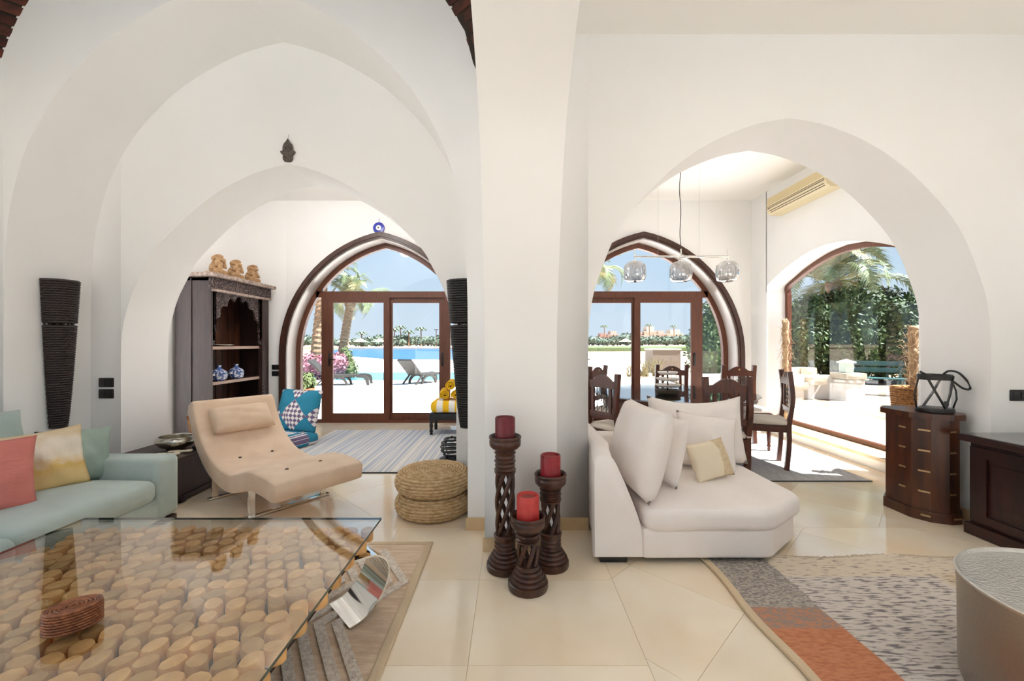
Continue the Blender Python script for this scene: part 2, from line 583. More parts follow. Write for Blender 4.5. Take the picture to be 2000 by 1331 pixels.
def band(mb, cx, outer, inner, y0, y1, zb=0.0, swap=False):
    """arched band between two half profiles of equal length, with straight feet"""
    m = (lambda x, y, z: (y, x, z)) if swap else (lambda x, y, z: (x, y, z))
    O = arch_pts(cx, outer)
    I = arch_pts(cx, inner)
    O = [(O[0][0], zb)] + O + [(O[-1][0], zb)]
    I = [(I[0][0], zb)] + I + [(I[-1][0], zb)]
    n = len(O)
    vs = [m(p[0], y0, p[1]) for p in O] + [m(p[0], y0, p[1]) for p in I] + [m(p[0], y1, p[1]) for p in O] + [m(p[0], y1, p[1]) for p in I]
    fs = []
    for i in range(n - 1):
        fs += [(i, i + 1, n + i + 1, n + i), (2 * n + i, 3 * n + i, 3 * n + i + 1, 2 * n + i + 1),
               (i, 2 * n + i, 2 * n + i + 1, i + 1), (n + i, n + i + 1, 3 * n + i + 1, 3 * n + i)]
    fs += [(0, n, 3 * n, 2 * n), (n - 1, 3 * n - 1, 4 * n - 1, 2 * n - 1)]
    return mb.add(vs, fs)

def clip_rect(poly, x0, x1, y0, y1):
    def cl(P, inside, inter):
        out = []
        for i in range(len(P)):
            a, b = P[i - 1], P[i]
            ia, ib = inside(a), inside(b)
            if ib:
                if not ia:
                    out.append(inter(a, b))
                out.append(b)
            elif ia:
                out.append(inter(a, b))
        return out
    def ix(v):
        return lambda a, b: (v, a[1] + (b[1] - a[1]) * (v - a[0]) / (b[0] - a[0]))
    def iy(v):
        return lambda a, b: (a[0] + (b[0] - a[0]) * (v - a[1]) / (b[1] - a[1]), v)
    for f, g in ((lambda p: p[0] >= x0, ix(x0)), (lambda p: p[0] <= x1, ix(x1)), (lambda p: p[1] >= y0, iy(y0)), (lambda p: p[1] <= y1, iy(y1))):
        poly = cl(poly, f, g)
        if len(poly) < 3:
            return []
    return poly

def pillow(w, h, t, n=18, pinch=0.07, wrinkle=0.012, seed=0, dent=0.0, ex=0.5):
    """stuffed cushion standing on its lower edge, thickness along y"""
    mb = MB()
    rs = np.random.default_rng(seed)
    ph = rs.uniform(0, 6, 6)
    for side in (-1, 1):
        vs, fs = [], []
        for j in range(n + 1):
            for i in range(n + 1):
                u, v = -1 + 2 * i / n, -1 + 2 * j / n
                x = w / 2 * u * (1 - pinch * (1 - v * v))
                z = h / 2 * v * (1 - pinch * (1 - u * u))
                th = t / 2 * (max(0, (1 - u ** 2)) ** ex) * (max(0, (1 - v ** 2)) ** ex)
                wr = wrinkle * (1 - u * u) * (1 - v * v) * (math.sin(5 * u + 3 * v + ph[0]) + 0.6 * math.sin(9 * v - 4 * u + ph[1]) + 0.5 * math.sin(13 * u + 7 * v + ph[2]))
                z -= dent * max(0, v) * (1 - u * u)
                vs.append((x, side * (th + wr), z + h / 2))
        for j in range(n):
            for i in range(n):
                a = j * (n + 1) + i
                fs.append((a, a + 1, a + n + 2, a + n + 1))
        mb.add(vs, fs)
    return mb

def weld(o, d=1e-4):
    bm = bmesh.new()
    bm.from_mesh(o.data)
    bmesh.ops.remove_doubles(bm, verts=bm.verts, dist=d)
    bmesh.ops.recalc_face_normals(bm, faces=bm.faces)
    bm.to_mesh(o.data)
    bm.free()
    return o

# ================================================================== THE SETTING
YN = 2.92          # wall plane of the near room
Y3 = 3.525         # back of the left recess
YF = 6.55          # far wall
WH = 3.447         # near ceiling
PROF_L = catmull([(1.408, 1.20), (1.40, 1.36), (1.37, 1.534), (1.305, 1.741), (1.202, 1.947), (1.137, 2.065), (1.0085, 2.211),
                  (0.841, 2.375), (0.659, 2.522), (0.491, 2.626), (0.323, 2.71), (0.155, 2.768), (0.0, 2.803)], 4)
PROF_R = catmull([(1.40, 1.20), (1.398, 1.34), (1.39, 1.48), (1.36, 1.65), (1.30, 1.83), (1.225, 2.016), (1.13, 2.176), (0.995, 2.336),
                  (0.82, 2.507), (0.63, 2.646), (0.44, 2.745), (0.22, 2.825), (0.0, 2.865)], 4)
PROF_N = catmull([(1.615, 1.40), (1.612, 1.65), (1.60, 1.95), (1.565, 2.261), (1.478, 2.596), (1.371, 2.831), (1.239, 3.045), (1.115, 3.194),
                  (0.894, 3.408), (0.677, 3.557), (0.431, 3.69), (0.2, 3.775), (0.0, 3.825)], 5)
PROF_D = catmull([(1.77, 1.1), (1.768, 1.3), (1.745, 1.45), (1.68, 1.68), (1.47, 2.205), (1.25, 2.504), (0.88, 2.714), (0.4, 2.86), (0.0, 2.93)], 6)
PROF_W = catmull([(1.15, 2.0), (1.149, 2.125), (0.95, 2.225), (0.68, 2.335), (0.32, 2.435), (0.0, 2.47)], 6)

def shade_arches(o):
    # only the curved soffits are smooth, the flat faces stay flat
    o.data.polygons.foreach_set('use_smooth', [max(abs(c) for c in p.normal) < 0.9995 for p in o.data.polygons])
    o.data.set_sharp_from_angle(angle=R(25))
    return o

mb = MB(); arch_wall(mb, -4.3, -0.17, 4.75, YN, Y3, [(-1.923, PROF_N, 0)])
struct(shade_arches(weld(mb.build('wall_front_left', 'plaster'))))
mb = MB(); arch_wall(mb, -4.3, 0.0, 4.75, Y3, 4.01, [(-1.876, PROF_L, 0)])
struct(shade_arches(weld(mb.build('wall_recess_left', 'plaster'))))
mb = MB(); arch_wall(mb, -0.17, 4.07, 4.75, YN, 3.42, [(1.93, PROF_R, 0)])
struct(shade_arches(weld(mb.build('wall_front_right', 'plaster'))))
mb = MB(); arch_wall(mb, -1.55, YN, 4.75, -0.17, 0.28, [(0.85, PROF_D, 0)], swap=True)
struct(shade_arches(weld(mb.build('wall_centre', 'plaster'))))
DOOR_C, DOOR_Z0 = 0.40, 1.10
DX = 2.05
mb = MB(); arch_wall(mb, -4.3, 4.07, 3.7, YF, YF + 0.36, [(-DX, two_centre(1.47, DOOR_C, DOOR_Z0), 0), (DX, two_centre(1.47, DOOR_C, DOOR_Z0), 0)])
struct(shade_arches(weld(mb.build('wall_far', 'plaster'))))
WY = 5.00
mb = MB(); arch_wall(mb, 3.42, YF, 3.7, 3.73, 4.07, [(WY, PROF_W, 0.125)], swap=True)
struct(shade_arches(weld(mb.build('wall_right', 'plaster'))))
mb = MB(); arch_wall(mb, 4.01, YF + 0.36, 3.7, -4.55, -4.2, [(4.60, catmull([(0.5, 1.9), (0.49, 2.2), (0.40, 2.55), (0.22, 2.8), (0, 2.9)], 4), 0.1)], swap=True)  # opening added out of view to light the far left room
struct(shade_arches(weld(mb.build('wall_left', 'plaster'))))
mb = MB(); arch_wall(mb, -0.9, YN, 4.75, -3.95, -3.65, [(0.9, catmull([(0.9, 1.5), (0.88, 1.8), (0.75, 2.1), (0.5, 2.35), (0.25, 2.5), (0, 2.55)], 4), 0.0)], swap=True)  # unseen arch, put in so daylight reaches the sofa and table
struct(shade_arches(weld(mb.build('wall_near_left', 'plaster'))))
mb = MB(); arch_wall(mb, -1.55, YN, 3.7, 3.85, 4.07, [(-0.35, catmull([(0.42, 1.7), (0.41, 1.9), (0.34, 2.1), (0.2, 2.25), (0, 2.35)], 4), 0.5)], swap=True)  # added unseen opening: its sun patch behind the camera brightens the room
struct(shade_arches(weld(mb.build('wall_near_right', 'plaster'))))
mb = MB(); arch_wall(mb, -3.95, -0.17, 4.75, -0.9, -0.56, [(-1.911, PROF_L, 0)])  # unseen back arch, put in to let sky light into the bay
struct(shade_arches(weld(mb.build('wall_back_left', 'plaster'))))
mb = MB(); arch_wall(mb, 0.28, 4.07, 3.7, -1.55, -1.25, [(2.15, catmull([(1.20, 1.4), (1.18, 1.7), (1.0, 2.1), (0.7, 2.4), (0.35, 2.55), (0, 2.6)], 4), 0)])  # unseen back arch, added and sized for the daylight it lets in
struct(shade_arches(weld(mb.build('wall_back_right', 'plaster'))))
struct(MB().box(0.28, 4.07, -1.55, YN, WH, WH + 0.2).build('ceiling', 'plaster_ceiling'))
struct(MB().box(-4.55, 0.0, 4.01, YF + 0.36, 3.52, 3.7).box(0.0, 4.07, 3.42, YF + 0.36, 3.52, 3.7).build('ceiling_far', 'plaster_ceiling'))

# brick sail vault over the left bay
VC, VR = Vector((-1.911, 1.18, 2.76)), 2.46
def vz(x, y):
    return VC.z + math.sqrt(max(0.0, VR ** 2 - (x - VC.x) ** 2 - (y - VC.y) ** 2))
mb = MB()
n = 36
g = [[(VC.x - 1.78 + 3.56 * i / n, VC.y - 1.78 + 3.56 * j / n) for i in range(n + 1)] for j in range(n + 1)]
vs = [(x, y, vz(x, y)) for row in g for x, y in row]
fs = [(j * (n + 1) + i, j * (n + 1) + i + 1, (j + 1) * (n + 1) + i + 1, (j + 1) * (n + 1) + i) for j in range(n) for i in range(n)]
vs2 = [(x, y, z + 0.15) for x, y, z in vs]
mb.add(vs, fs); mb.add(vs2, [f[::-1] for f in fs])
vault = struct(mb.build('ceiling_vault', 'mortar', smooth=True))
brick_src = None
count = 0
e_ = -0.02
while e_ < 1.25:
    rr = VR * math.cos(e_)
    nb = max(6, int(2 * PI * rr / 0.20))
    off = random.random()
    for k in range(nb):
        a = 2 * PI * (k + off) / nb
        d = Vector((math.cos(a) * math.cos(e_), math.sin(a) * math.cos(e_), math.sin(e_)))
        p = VC + d * (VR - 0.004)
        if p.y > YN + 0.02 or p.y < 0.5 or p.x < -3.66 or p.x > -0.16:
            continue
        u, v = 1000 + 820 * p.x / p.y, 670 - 820 * (p.z - 1.3) / p.y
        if not (-45 < u < 80 and -45 < v < 110 or 830 < u < 940 and -50 < v < 110):
            continue
        if brick_src is None:
            b0 = MB().rbox(0, 0, 0, 0.19, 0.024, 0.064, 0.006, 2).build('brick', 'brick', vault)
            brick_src = b0
            o = b0
        else:
            o = inst(brick_src, vault)
        X = Vector((-math.sin(a), math.cos(a), 0))
        rot = Matrix((X, d, X.cross(d))).transposed()
        o.matrix_local = Matrix.Translation(p) @ rot.to_4x4()
        o.scale = (2 * PI * rr / nb / 0.20, 1, 1)
        count += 1
    e_ += 0.076 / VR

# floor with marble tiles
floor = struct(MB().box(-4.5, 4.07, -1.55, YF + 0.36, -0.12, -0.004).build('floor', 'grout'))
def tiles(x0, x1, y0, y1, step, ang=0.0, ox=0.0, oy=0.0, stepx=None):
    sxp = stepx or step
    ca, sa = math.cos(ang), math.sin(ang)
    gap = 0.0009
    N = 22
    for i in range(-N, N):
        for j in range(-N, N):
            q = [(i * sxp + gap, j * step + gap), ((i + 1) * sxp - gap, j * step + gap), ((i + 1) * sxp - gap, (j + 1) * step - gap), (i * sxp + gap, (j + 1) * step - gap)]
            q = [(ox + ca * x - sa * y, oy + sa * x + ca * y) for x, y in q]
            q = clip_rect(q, x0 + gap, x1 - gap, y0 + gap, y1 - gap)
            if len(q) < 3:
                continue
            A = 0.5 * abs(sum(q[k - 1][0] * q[k][1] - q[k][0] * q[k - 1][1] for k in range(len(q))))
            if A < 0.004:
                continue
            cx = sum(p[0] for p in q) / len(q); cy = sum(p[1] for p in q) / len(q)
            if cy < 0.6 or abs(cx) > cy * 1.35 + 0.9:
                continue
            o = MB().prism([(p[0] - cx, p[1] - cy) for p in q], -0.006, 0.0, 'z').build('tile', 'marble', floor)
            o.location = (cx, cy, 0)
tiles(-0.178, 0.55, 0.3, YN + 0.03, 0.61, 0, -0.178, 1.69, stepx=0.728)
tiles(-4.0, -0.178, 0.3, YN + 0.03, 0.61, 0, -0.178, 1.69)
tiles(0.55, 3.85, 0.3, YN + 0.03, 0.61, PI / 4, 1.12, 2.02)
tiles(-4.2, 0.3, YN + 0.03, YF + 0.36, 0.61, PI / 4, -1.9, 4.0)
tiles(0.3, 3.73, YN + 0.03, YF + 0.36, 0.61, PI / 4, 1.9, 4.0)

# baseboards
def baseb(name, *boxes):
    mb = MB()
    for b in boxes:
        mb.box(*b, 0, 0.085)
    struct(mb.build(name, 'baseboard'))
baseb('baseboard_front', (-0.32, -0.17, YN - 0.012, YN), (0.28, 0.53, YN - 0.012, YN), (3.33, 3.85, YN - 0.012, YN), (-3.65, -3.538, YN - 0.012, YN))
baseb('baseboard_centre', (-0.182, 0.292, 2.62 - 0.012, 2.62), (-0.182, -0.17, 2.62, YN), (0.28, 0.292, 2.62, YN))
baseb('baseboard_jamb', (3.318, 3.33, YN, 3.42), (-3.538, -3.526, YN, Y3), (-3.538, -3.284, Y3 - 0.012, Y3), (-0.468, -0.32, Y3 - 0.012, Y3))
baseb('baseboard_far', (-4.2, -3.62, YF - 0.012, YF), (-0.5, 0.5, YF - 0.012, YF), (3.62, 3.73, YF - 0.012, YF))
# window step of stone
struct(MB().box(3.70, 4.07, 3.855, 6.145, 0.105, 0.14).build('trim_1', 'baseboard'))

# ------------------------------------------------------------------ arched doors
def prof_at(Rr):
    return two_centre(Rr - DOOR_C, DOOR_C, DOOR_Z0)
def half_at(Rr, z):
    """half width of the arch of radius Rr at height z"""
    return Rr - DOOR_C if z <= DOOR_Z0 else math.sqrt(max(0, Rr ** 2 - (z - DOOR_Z0) ** 2)) - DOOR_C
def door(name, cx, mir, label):
    d = struct(bpy.data.objects.new(name, None)); C.objects.link(d)
    d.location = (cx, YF + 0.3, 0)
    d['label'] = label
    yb = -0.3   # wall face in local y
    mb = MB(); band(mb, 0, prof_at(1.97), prof_at(1.905), yb - 0.035, yb + 0.01)
    mb.build('trim_outer', 'door_dark', d, True, angle=30)
    mb = MB(); band(mb, 0, prof_at(1.905), prof_at(1.875), yb - 0.02, yb + 0.01)
    mb.build('trim_inner', 'door_dark', d, True, angle=30)
    mb = MB(); band(mb, 0, prof_at(1.872), prof_at(1.862), yb + 0.004, 0.0)
    mb.build('reveal_lining', 'reveal_paint', d, True, angle=30)
    mb = MB(); band(mb, 0, prof_at(1.865), prof_at(1.785), -0.03, 0.05)
    mb.build('frame', 'door_wood', d, True, angle=30)
    Ri = 1.785
    zt0, zt1 = 2.035, 2.137
    hw = half_at(Ri + 0.01, zt0)
    MB().box(-hw, hw, -0.03, 0.05, zt0, zt1).build('transom_bar', 'door_wood', d)
    MB().box(-half_at(Ri, 0) - 0.02, half_at(Ri, 0) + 0.02, -0.035, 0.05, 0, 0.05).build('threshold', 'door_wood', d)
    for s in (-1, 1):
        MB().box(s * 1.0 - 0.045, s * 1.0 + 0.045, -0.03, 0.05, 0.05, zt0).build('post', 'door_wood', d)
        pts = [(s * 1.045, 0.05)]
        for k in range(13):
            z = 0.05 + (zt0 - 0.05) * k / 12
            pts.append((s * (half_at(Ri, z) + 0.01), z))
        pts.append((s * 1.045, zt0))
        MB().prism(pts, 0.006, 0.012).build('pane', 'pane_glass', d)
    top = [(x, z) for x, z in arch_pts(0, prof_at(Ri + 0.01)) if z > zt1]
    h = half_at(Ri + 0.01, zt1)
    MB().prism([(-h, zt1)] + top + [(h, zt1)], 0.006, 0.012).build('pane', 'pane_glass', d)
    # two sliding leaves
    for k, (x0, x1, y0) in enumerate(((-0.955, 0.06, -0.035), (0.0, 0.955, 0.012))):
        if mir:
            x0, x1 = -x1, -x0
        st, rt, rb = 0.095, 0.085, 0.105
        mb = MB()
        mb.box(x0, x0 + st, y0, y0 + 0.036, 0.05, zt0).box(x1 - st, x1, y0, y0 + 0.036, 0.05, zt0)
        mb.box(x0 + st, x1 - st, y0, y0 + 0.036, zt0 - rt, zt0).box(x0 + st, x1 - st, y0, y0 + 0.036, 0.05, 0.05 + rb)
        lf = mb.build('leaf', 'door_wood', d)
        MB().box(x0 + st, x1 - st, y0 + 0.012, y0 + 0.018, 0.05 + rb, zt0 - rt).build('pane', 'pane_glass', lf)
        xh = (x0 + 0.045) if (k == 0) != mir else (x1 - 0.045)
        mb = MB(); mb.rbox(xh, y0 - 0.008, 1.03, 0.035, 0.016, 0.22, 0.007, 4)
        if (k == 0) != mir:
            mb.tube([(xh, y0 - 0.012, 1.03), (xh, y0 - 0.05, 1.03), (xh + 0.02, y0 - 0.06, 1.03), (xh + 0.12, y0 - 0.06, 1.03)], 0.009)
        mb.build('handle', 'black_metal', lf, True, angle=40)
    return d
door('door_1', -DX, False, 'tall arched wooden sliding door to the pool terrace beside the carved bookcase')
door('door_2', DX, True, 'tall arched wooden sliding door behind the round dining table')

# arched picture window in the right wall
w = struct(bpy.data.objects.new('window_1', None)); C.objects.link(w)
w.location = (4.0, WY, 0); w['label'] = 'large arched picture window with brown frame beside the dining table'
inner = [(max(0, h - 0.055), z - 0.05 * (1 - min(1, h / 1.4)) - 0.015) for h, z in PROF_W]
mb = MB(); band(mb, 0, PROF_W, inner, 0.0, 0.06, 0.14, swap=True)
mb.build('frame', 'door_wood', w, True, angle=30)
MB().box(0.0, 0.06, -1.10, 1.10, 0.14, 0.19).build('frame_bottom', 'door_wood', w)
A = arch_pts(0, inner)
MB().prism([(A[0][0], 0.19)] + A + [(A[-1][0], 0.19)], 0.03, 0.036, 'x').build('pane', 'pane_glass', w)

# ================================================================== LEFT HALF OF THE ROOM
# ---- teal sofa
s = wthing('sofa', 'grey-teal upholstered sofa along the left wall behind the glass coffee table', 'sofa', (-2.96, 2.0, 0))
MB().rbox(-2.95, 1.86, 0.125, 0.94, 2.36, 0.17, 0.03, 6).build('base', 'teal_fabric', s, True)
MB().rbox(-3.36, 1.86, 0.36, 0.18, 2.36, 0.58, 0.05, 8).build('back_frame', 'teal_fabric', s, True)
MB().rbox(-2.955, 3.03, 0.265, 0.97, 0.20, 0.44, 0.045, 8).build('arm', 'teal_fabric', s, True)
MB().rbox(-2.86, 2.50, 0.275, 0.82, 0.84, 0.16, 0.06, 10, puff=0.03).build('seat_cushion', 'teal_fabric', s, True)
MB().rbox(-2.84, 1.62, 0.275, 0.86, 0.90, 0.16, 0.06, 10, puff=0.03).build('seat_cushion', 'teal_light', s, True)
T = Matrix.Translation((-3.17, 2.27, 0.335)) @ Euler((0, 0, R(90))).to_matrix().to_4x4() @ Euler((R(-8), 0, 0)).to_matrix().to_4x4()
mb = MB(); p = pillow(1.0, 0.53, 0.24, seed=3, pinch=0.02, ex=0.3); mb.add(p.v, p.f, T)
weld(mb.build('back_cushion', 'teal_light', s, True))
T = Matrix.Translation((-3.17, 1.27, 0.335)) @ Euler((0, 0, R(90))).to_matrix().to_4x4() @ Euler((R(-8), 0, 0)).to_matrix().to_4x4()
mb = MB(); p = pillow(0.95, 0.53, 0.24, seed=4, pinch=0.02, ex=0.3); mb.add(p.v, p.f, T)
weld(mb.build('back_cushion', 'teal_light', s, True))
for x, y in ((-2.53, 3.05), (-3.36, 3.05), (-2.53, 0.75), (-3.36, 0.75)):
    MB().rbox(x, y, 0.02, 0.10, 0.12, 0.042, 0.006, 3).build('foot', 'dark_wood', s)

# cushion material with a worn golden patch
def patch_material():
    m = mat('patch_cushion', srgb(236, 224, 206), 0.95, bump=0.2, bscale=150)
    n, l = m.node_tree.nodes, m.node_tree.links
    b = n['Principled BSDF']
    t = n.new('ShaderNodeTexCoord')
    sp = n.new('ShaderNodeSeparateXYZ'); l.new(t.outputs['Object'], sp.inputs[0])
    no = n.new('ShaderNodeTexNoise'); no.inputs['Scale'].default_value = 9; no.inputs['Detail'].default_value = 6
    l.new(t.outputs['Object'], no.inputs['Vector'])
    ad = n.new('ShaderNodeMath'); ad.operation = 'MULTIPLY_ADD'; ad.inputs[1].default_value = -0.22
    l.new(no.outputs['Fac'], ad.inputs[0]); l.new(sp.outputs['Z'], ad.inputs[2])
    r = n.new('ShaderNodeValToRGB')
    els = r.color_ramp.elements
    els[0].position = 0.0; els[0].color = (*srgb(226, 196, 138), 1)
    els[1].position = 0.11; els[1].color = (*srgb(238, 226, 208), 1)
    e1 = els.new(0.06); e1.color = (*srgb(222, 186, 112), 1)
    e2 = els.new(0.26); e2.color = (*srgb(218, 196, 158), 1)
    e3 = els.new(0.20); e3.color = (*srgb(236, 224, 208), 1)
    l.new(ad.outputs[0], r.inputs[0]); l.new(r.outputs[0], b.inputs['Base Color'])
patch_material()
def cushion(name, mname, w, h, t, loc, rot, label, seed, cat='cushion', pinch=0.07, wr=0.012, dent=0.0, group=None):
    o = weld(pillow(w, h, t, seed=seed, pinch=pinch, wrinkle=wr, dent=dent).build(name, mname, None, True))
    o.location = loc
    o.rotation_euler = rot
    return tag(o, label, cat, group)
cushion('cushion', 'sage_fabric', 0.38, 0.37, 0.16, (-2.94, 2.82, 0.352), (R(-14), R(4), R(60)), 'sage green cushion standing against the arm of the teal sofa', 11)
cushion('cushion', 'patch_cushion', 0.42, 0.40, 0.14, (-2.93, 2.645, 0.352), (R(-15), R(-3), R(63)), 'cream cushion with worn golden patches beside the pink cushion on the sofa', 12)
cushion('cushion', 'pink_fabric', 0.46, 0.42, 0.16, (-2.88, 2.25, 0.352), (R(-16), R(2), R(58)), 'plain salmon pink cushion at the front of the teal sofa', 13)
cushion('cushion', 'cream_fabric', 0.42, 0.40, 0.13, (-3.00, 2.14, 0.362), (R(-10), 0, R(70)), 'plain cream cushion peeking out behind the pink cushion', 14)
# fringe strip of the patched cushion
bpy.data.objects['cushion.001'].name = 'patched_cushion'

# ---- jute rug under the coffee table
rg = wthing('rug', 'beige jute rug with raised zigzag bands under the glass coffee table', 'rug', (-1.6, 1.5, 0))
MB().rbox(-1.66, 1.36, 0.005, 2.29, 2.72, 0.008, 0.003, 2).build('weave', 'jute_rug', rg)
mb = MB()
mb.rbox(-0.532, 1.36, 0.008, 0.045, 2.72, 0.012, 0.005, 3)
mb.rbox(-1.66, 2.70, 0.008, 2.29, 0.035, 0.012, 0.005, 3)
mb.build('border', 'rug_border', rg, True)
for k in range(5):
    pts = []
    x0 = -0.78 - 0.085 * k
    for j in range(9):
        pts.append((x0 + (0.20 if j % 2 else -0.02), 2.60 - 0.34 * j + 0.0 * k, 0.012))
    mb = MB().tube(pts, 0.01, flat=(0.05, 0.012))
    mb.build('raised_band', 'rug_ridge', rg)
for k in range(4):
    pts = [(-1.25 - 0.1 * k + (0.2 if j % 2 else -0.02), 2.60 - 0.34 * j, 0.012) for j in range(9)]
    MB().tube(pts, 0.01, flat=(0.05, 0.012)).build('raised_band', 'rug_ridge', rg)

# ---- coffee table
t = wthing('coffee_table', 'glass topped coffee table with a bed of round log slices and chrome legs', 'coffee table', (-1.43, 1.4, 0))
gx0, gx1, gy0, gy1, gz = -2.195, -0.672, 0.55, 2.158, 0.40
MB().box(gx0, gx1, gy0, gy1, gz - 0.010, gz).build('glass_top', 'table_glass', t)
mb = MB()
for b in ((gx0 - 0.0012, gx0, gy0, gy1), (gx1, gx1 + 0.0012, gy0, gy1), (gx0, gx1, gy0 - 0.0012, gy0), (gx0, gx1, gy1, gy1 + 0.0012)):
    mb.box(*b, gz - 0.010, gz)
mb.build('glass_edge', 'glass_edge', t)
sx0, sx1, sy0, sy1 = gx0 + 0.05, gx1 - 0.012, gy0 + 0.05, gy1 - 0.055
MB().box(sx0 + 0.03, sx1 - 0.035, sy0 + 0.02, sy1 - 0.02, 0.312, 0.330).build('tray', 'log_base', t)
# log slices: a few shared shapes, scattered in a jittered hexagonal packing
def slice_mesh(k):
    rs = np.random.default_rng(40 + k)
    n = 11
    a = np.arange(n) / n * 2 * PI
    rad = 1 + 0.13 * np.cos(2 * a + rs.uniform(0, 6)) + 0.06 * rs.uniform(-1, 1, n)
    mb = MB()
    vs = []
    for z, q in ((0.0, 0.97), (0.042, 1.0), (0.052, 0.90)):
        vs += [(q * r * math.cos(b) * 0.04, q * r * math.sin(b) * 0.04, z) for r, b in zip(rad, a)]
    vs.append((0, 0, 0.056))
    fs = []
    for j in range(2):
        fs += [(j * n + i, j * n + (i + 1) % n, (j + 1) * n + (i + 1) % n, (j + 1) * n + i) for i in range(n)]
    fs += [(2 * n + i, 2 * n + (i + 1) % n, 3 * n) for i in range(n)]
    mb.add(vs, fs)
    me = mb.build('log_slice', 'log_end', None, True, angle=50)
    return me
shapes = [slice_mesh(k) for k in range(6)]
spots = []
dx, dy = 0.0745, 0.0655
row = 0
y = sy1 - 0.035
while y > sy0:
    x = sx1 - 0.034 - (dx / 2 if row % 2 else 0)
    while x > sx0 + 0.02:
        spots.append((x + random.uniform(-0.008, 0.008), y + random.uniform(-0.008, 0.008)))
        x -= dx
    y -= dy
    row += 1
extra = MB()
tl = Vector(t.location)
part_n = 0
for k, (x, y) in enumerate(spots):
    sc = random.uniform(0.76, 1.0)
    rz = random.uniform(0, 6.28)
    z = 0.330 + random.uniform(0, 0.002)
    src = shapes[k % 6]
    if part_n < 294:
        o = bpy.data.objects.new('log_slice', src.data)
        C.objects.link(o)
        o.parent = t
        o.location = (x - tl.x, y - tl.y, z)
        o.rotation_euler = (0, 0, rz)
        o.scale = (sc, sc * random.uniform(0.85, 1.0), 0.93)
        part_n += 1
    else:
        T = Matrix.Translation((x, y, z)) @ Matrix.Rotation(rz, 4, 'Z') @ Matrix.Diagonal((sc, sc, 0.93, 1))
        extra.add([v.co[:] for v in src.data.vertices], [tuple(p.vertices) for p in src.data.polygons], T)
for o in shapes:
    bpy.data.objects.remove(o)
eo = extra.build('log_slices', 'log_end', t, True, angle=50)
eo['kind'] = 'stuff'
# chrome ribbon legs
def ribbon(cx, cy, ox, oy, w):
    prof = catmull([(-0.10, 0.306), (0.0, 0.306), (0.10, 0.295), (0.155, 0.24), (0.15, 0.16), (0.10, 0.08), (0.035, 0.032), (-0.03, 0.020)], 6)
    wx, wy = -oy, ox
    mb = MB()
    vs, fs = [], []
    m = len(prof)
    for th in (0.0, 0.008):
        for k in range(m):
            p = np.array(prof[k]); q = np.array(prof[min(k + 1, m - 1)]) - np.array(prof[max(k - 1, 0)])
            nn = np.array([-q[1], q[0]]) / (np.linalg.norm(q) + 1e-9)
            p = p + nn * th
            for sgn in (-1, 1):
                vs.append((cx + ox * p[0] + wx * sgn * w / 2, cy + oy * p[0] + wy * sgn * w / 2, p[1]))
    for k in range(m - 1):
        a = 2 * k
        fs += [(a, a + 1, a + 3, a + 2), (2 * m + a, 2 * m + a + 2, 2 * m + a + 3, 2 * m + a + 1), (a, a + 2, 2 * m + a + 2, 2 * m + a), (a + 1, 2 * m + a + 1, 2 * m + a + 3, a + 3)]
    fs += [(0, 2 * m, 2 * m + 1, 1), (2 * m - 2, 2 * m - 1, 4 * m - 1, 4 * m - 2)]
    mb.add(vs, fs)
    return mb
for cx, cy, ox, oy in ((-0.79, 1.99, 0.72, 0.69), (-2.08, 1.99, -0.72, 0.69), (-0.79, 0.72, 0.72, -0.69), (-2.08, 0.72, -0.72, -0.69)):
    ribbon(cx, cy, ox, oy, 0.24).build('leg', 'chrome', t, True, angle=40)

# ---- oval rattan box on the glass
bx = thing('rattan_box', 'oval lidded rattan box on the glass coffee table', 'box', (-1.385, 1.325, gz + 0.002), R(38))
bx.scale = (0.68, 0.74, 0.88)
mb = MB()
for k in range(7):
    z = 0.008 + 0.0098 * k
    ring = []
    N = 60
    for i in range(N):
        a = 2 * PI * i / N
        wv = 0.0022 * (1 if (i + k) % 2 else -1)
        ring.append(((0.098 + wv) * math.cos(a), (0.062 + wv) * math.sin(a), z))
    mb.tube(ring, 0.0052, 5, closed=True)
mb.build('woven_side', 'rattan', bx, True)
mb = MB().lathe([(0.0, 0.062), (0.9, 0.062), (0.9, 0.004), (0.0, 0.004)], 32, sx=0.096, sy=0.061)
mb.build('inner_wall', 'rattan', bx)
lid = MB().lathe([(0.0, 0.074), (0.80, 0.074), (0.82, 0.070), (0.82, 0.060)], 40, sx=0.1, sy=0.064).build('lid', 'rattan', bx, True, angle=40)
mb = MB()
for q, rr in ((0.96, 0.0062), (0.86, 0.005)):
    mb.tube([(0.1 * q * math.cos(2 * PI * i / 48), 0.064 * q * math.sin(2 * PI * i / 48), 0.076 if q > 0.9 else 0.075) for i in range(48)], rr, 6, closed=True)
mb.build('lid_rim', 'rattan', lid, True)
mb = MB()
for q in (0.15, 0.3, 0.45, 0.6, 0.74):
    mb.tube([((0.1 * q + 0.0014 * (i % 2)) * math.cos(2 * PI * i / 40), (0.064 * q + 0.0014 * (i % 2)) * math.sin(2 * PI * i / 40), 0.0755) for i in range(40)], 0.0046, 5, closed=True)
mb.build('lid_coil', 'rattan', lid, True)
mb = MB()
for x, y in ((0.06, 0.03), (-0.06, 0.03), (0.06, -0.03), (-0.06, -0.03)):
    mb.tube([(x, y, 0.0), (x, y, 0.01)], 0.006, 8)
mb.build('feet', 'rattan', bx)

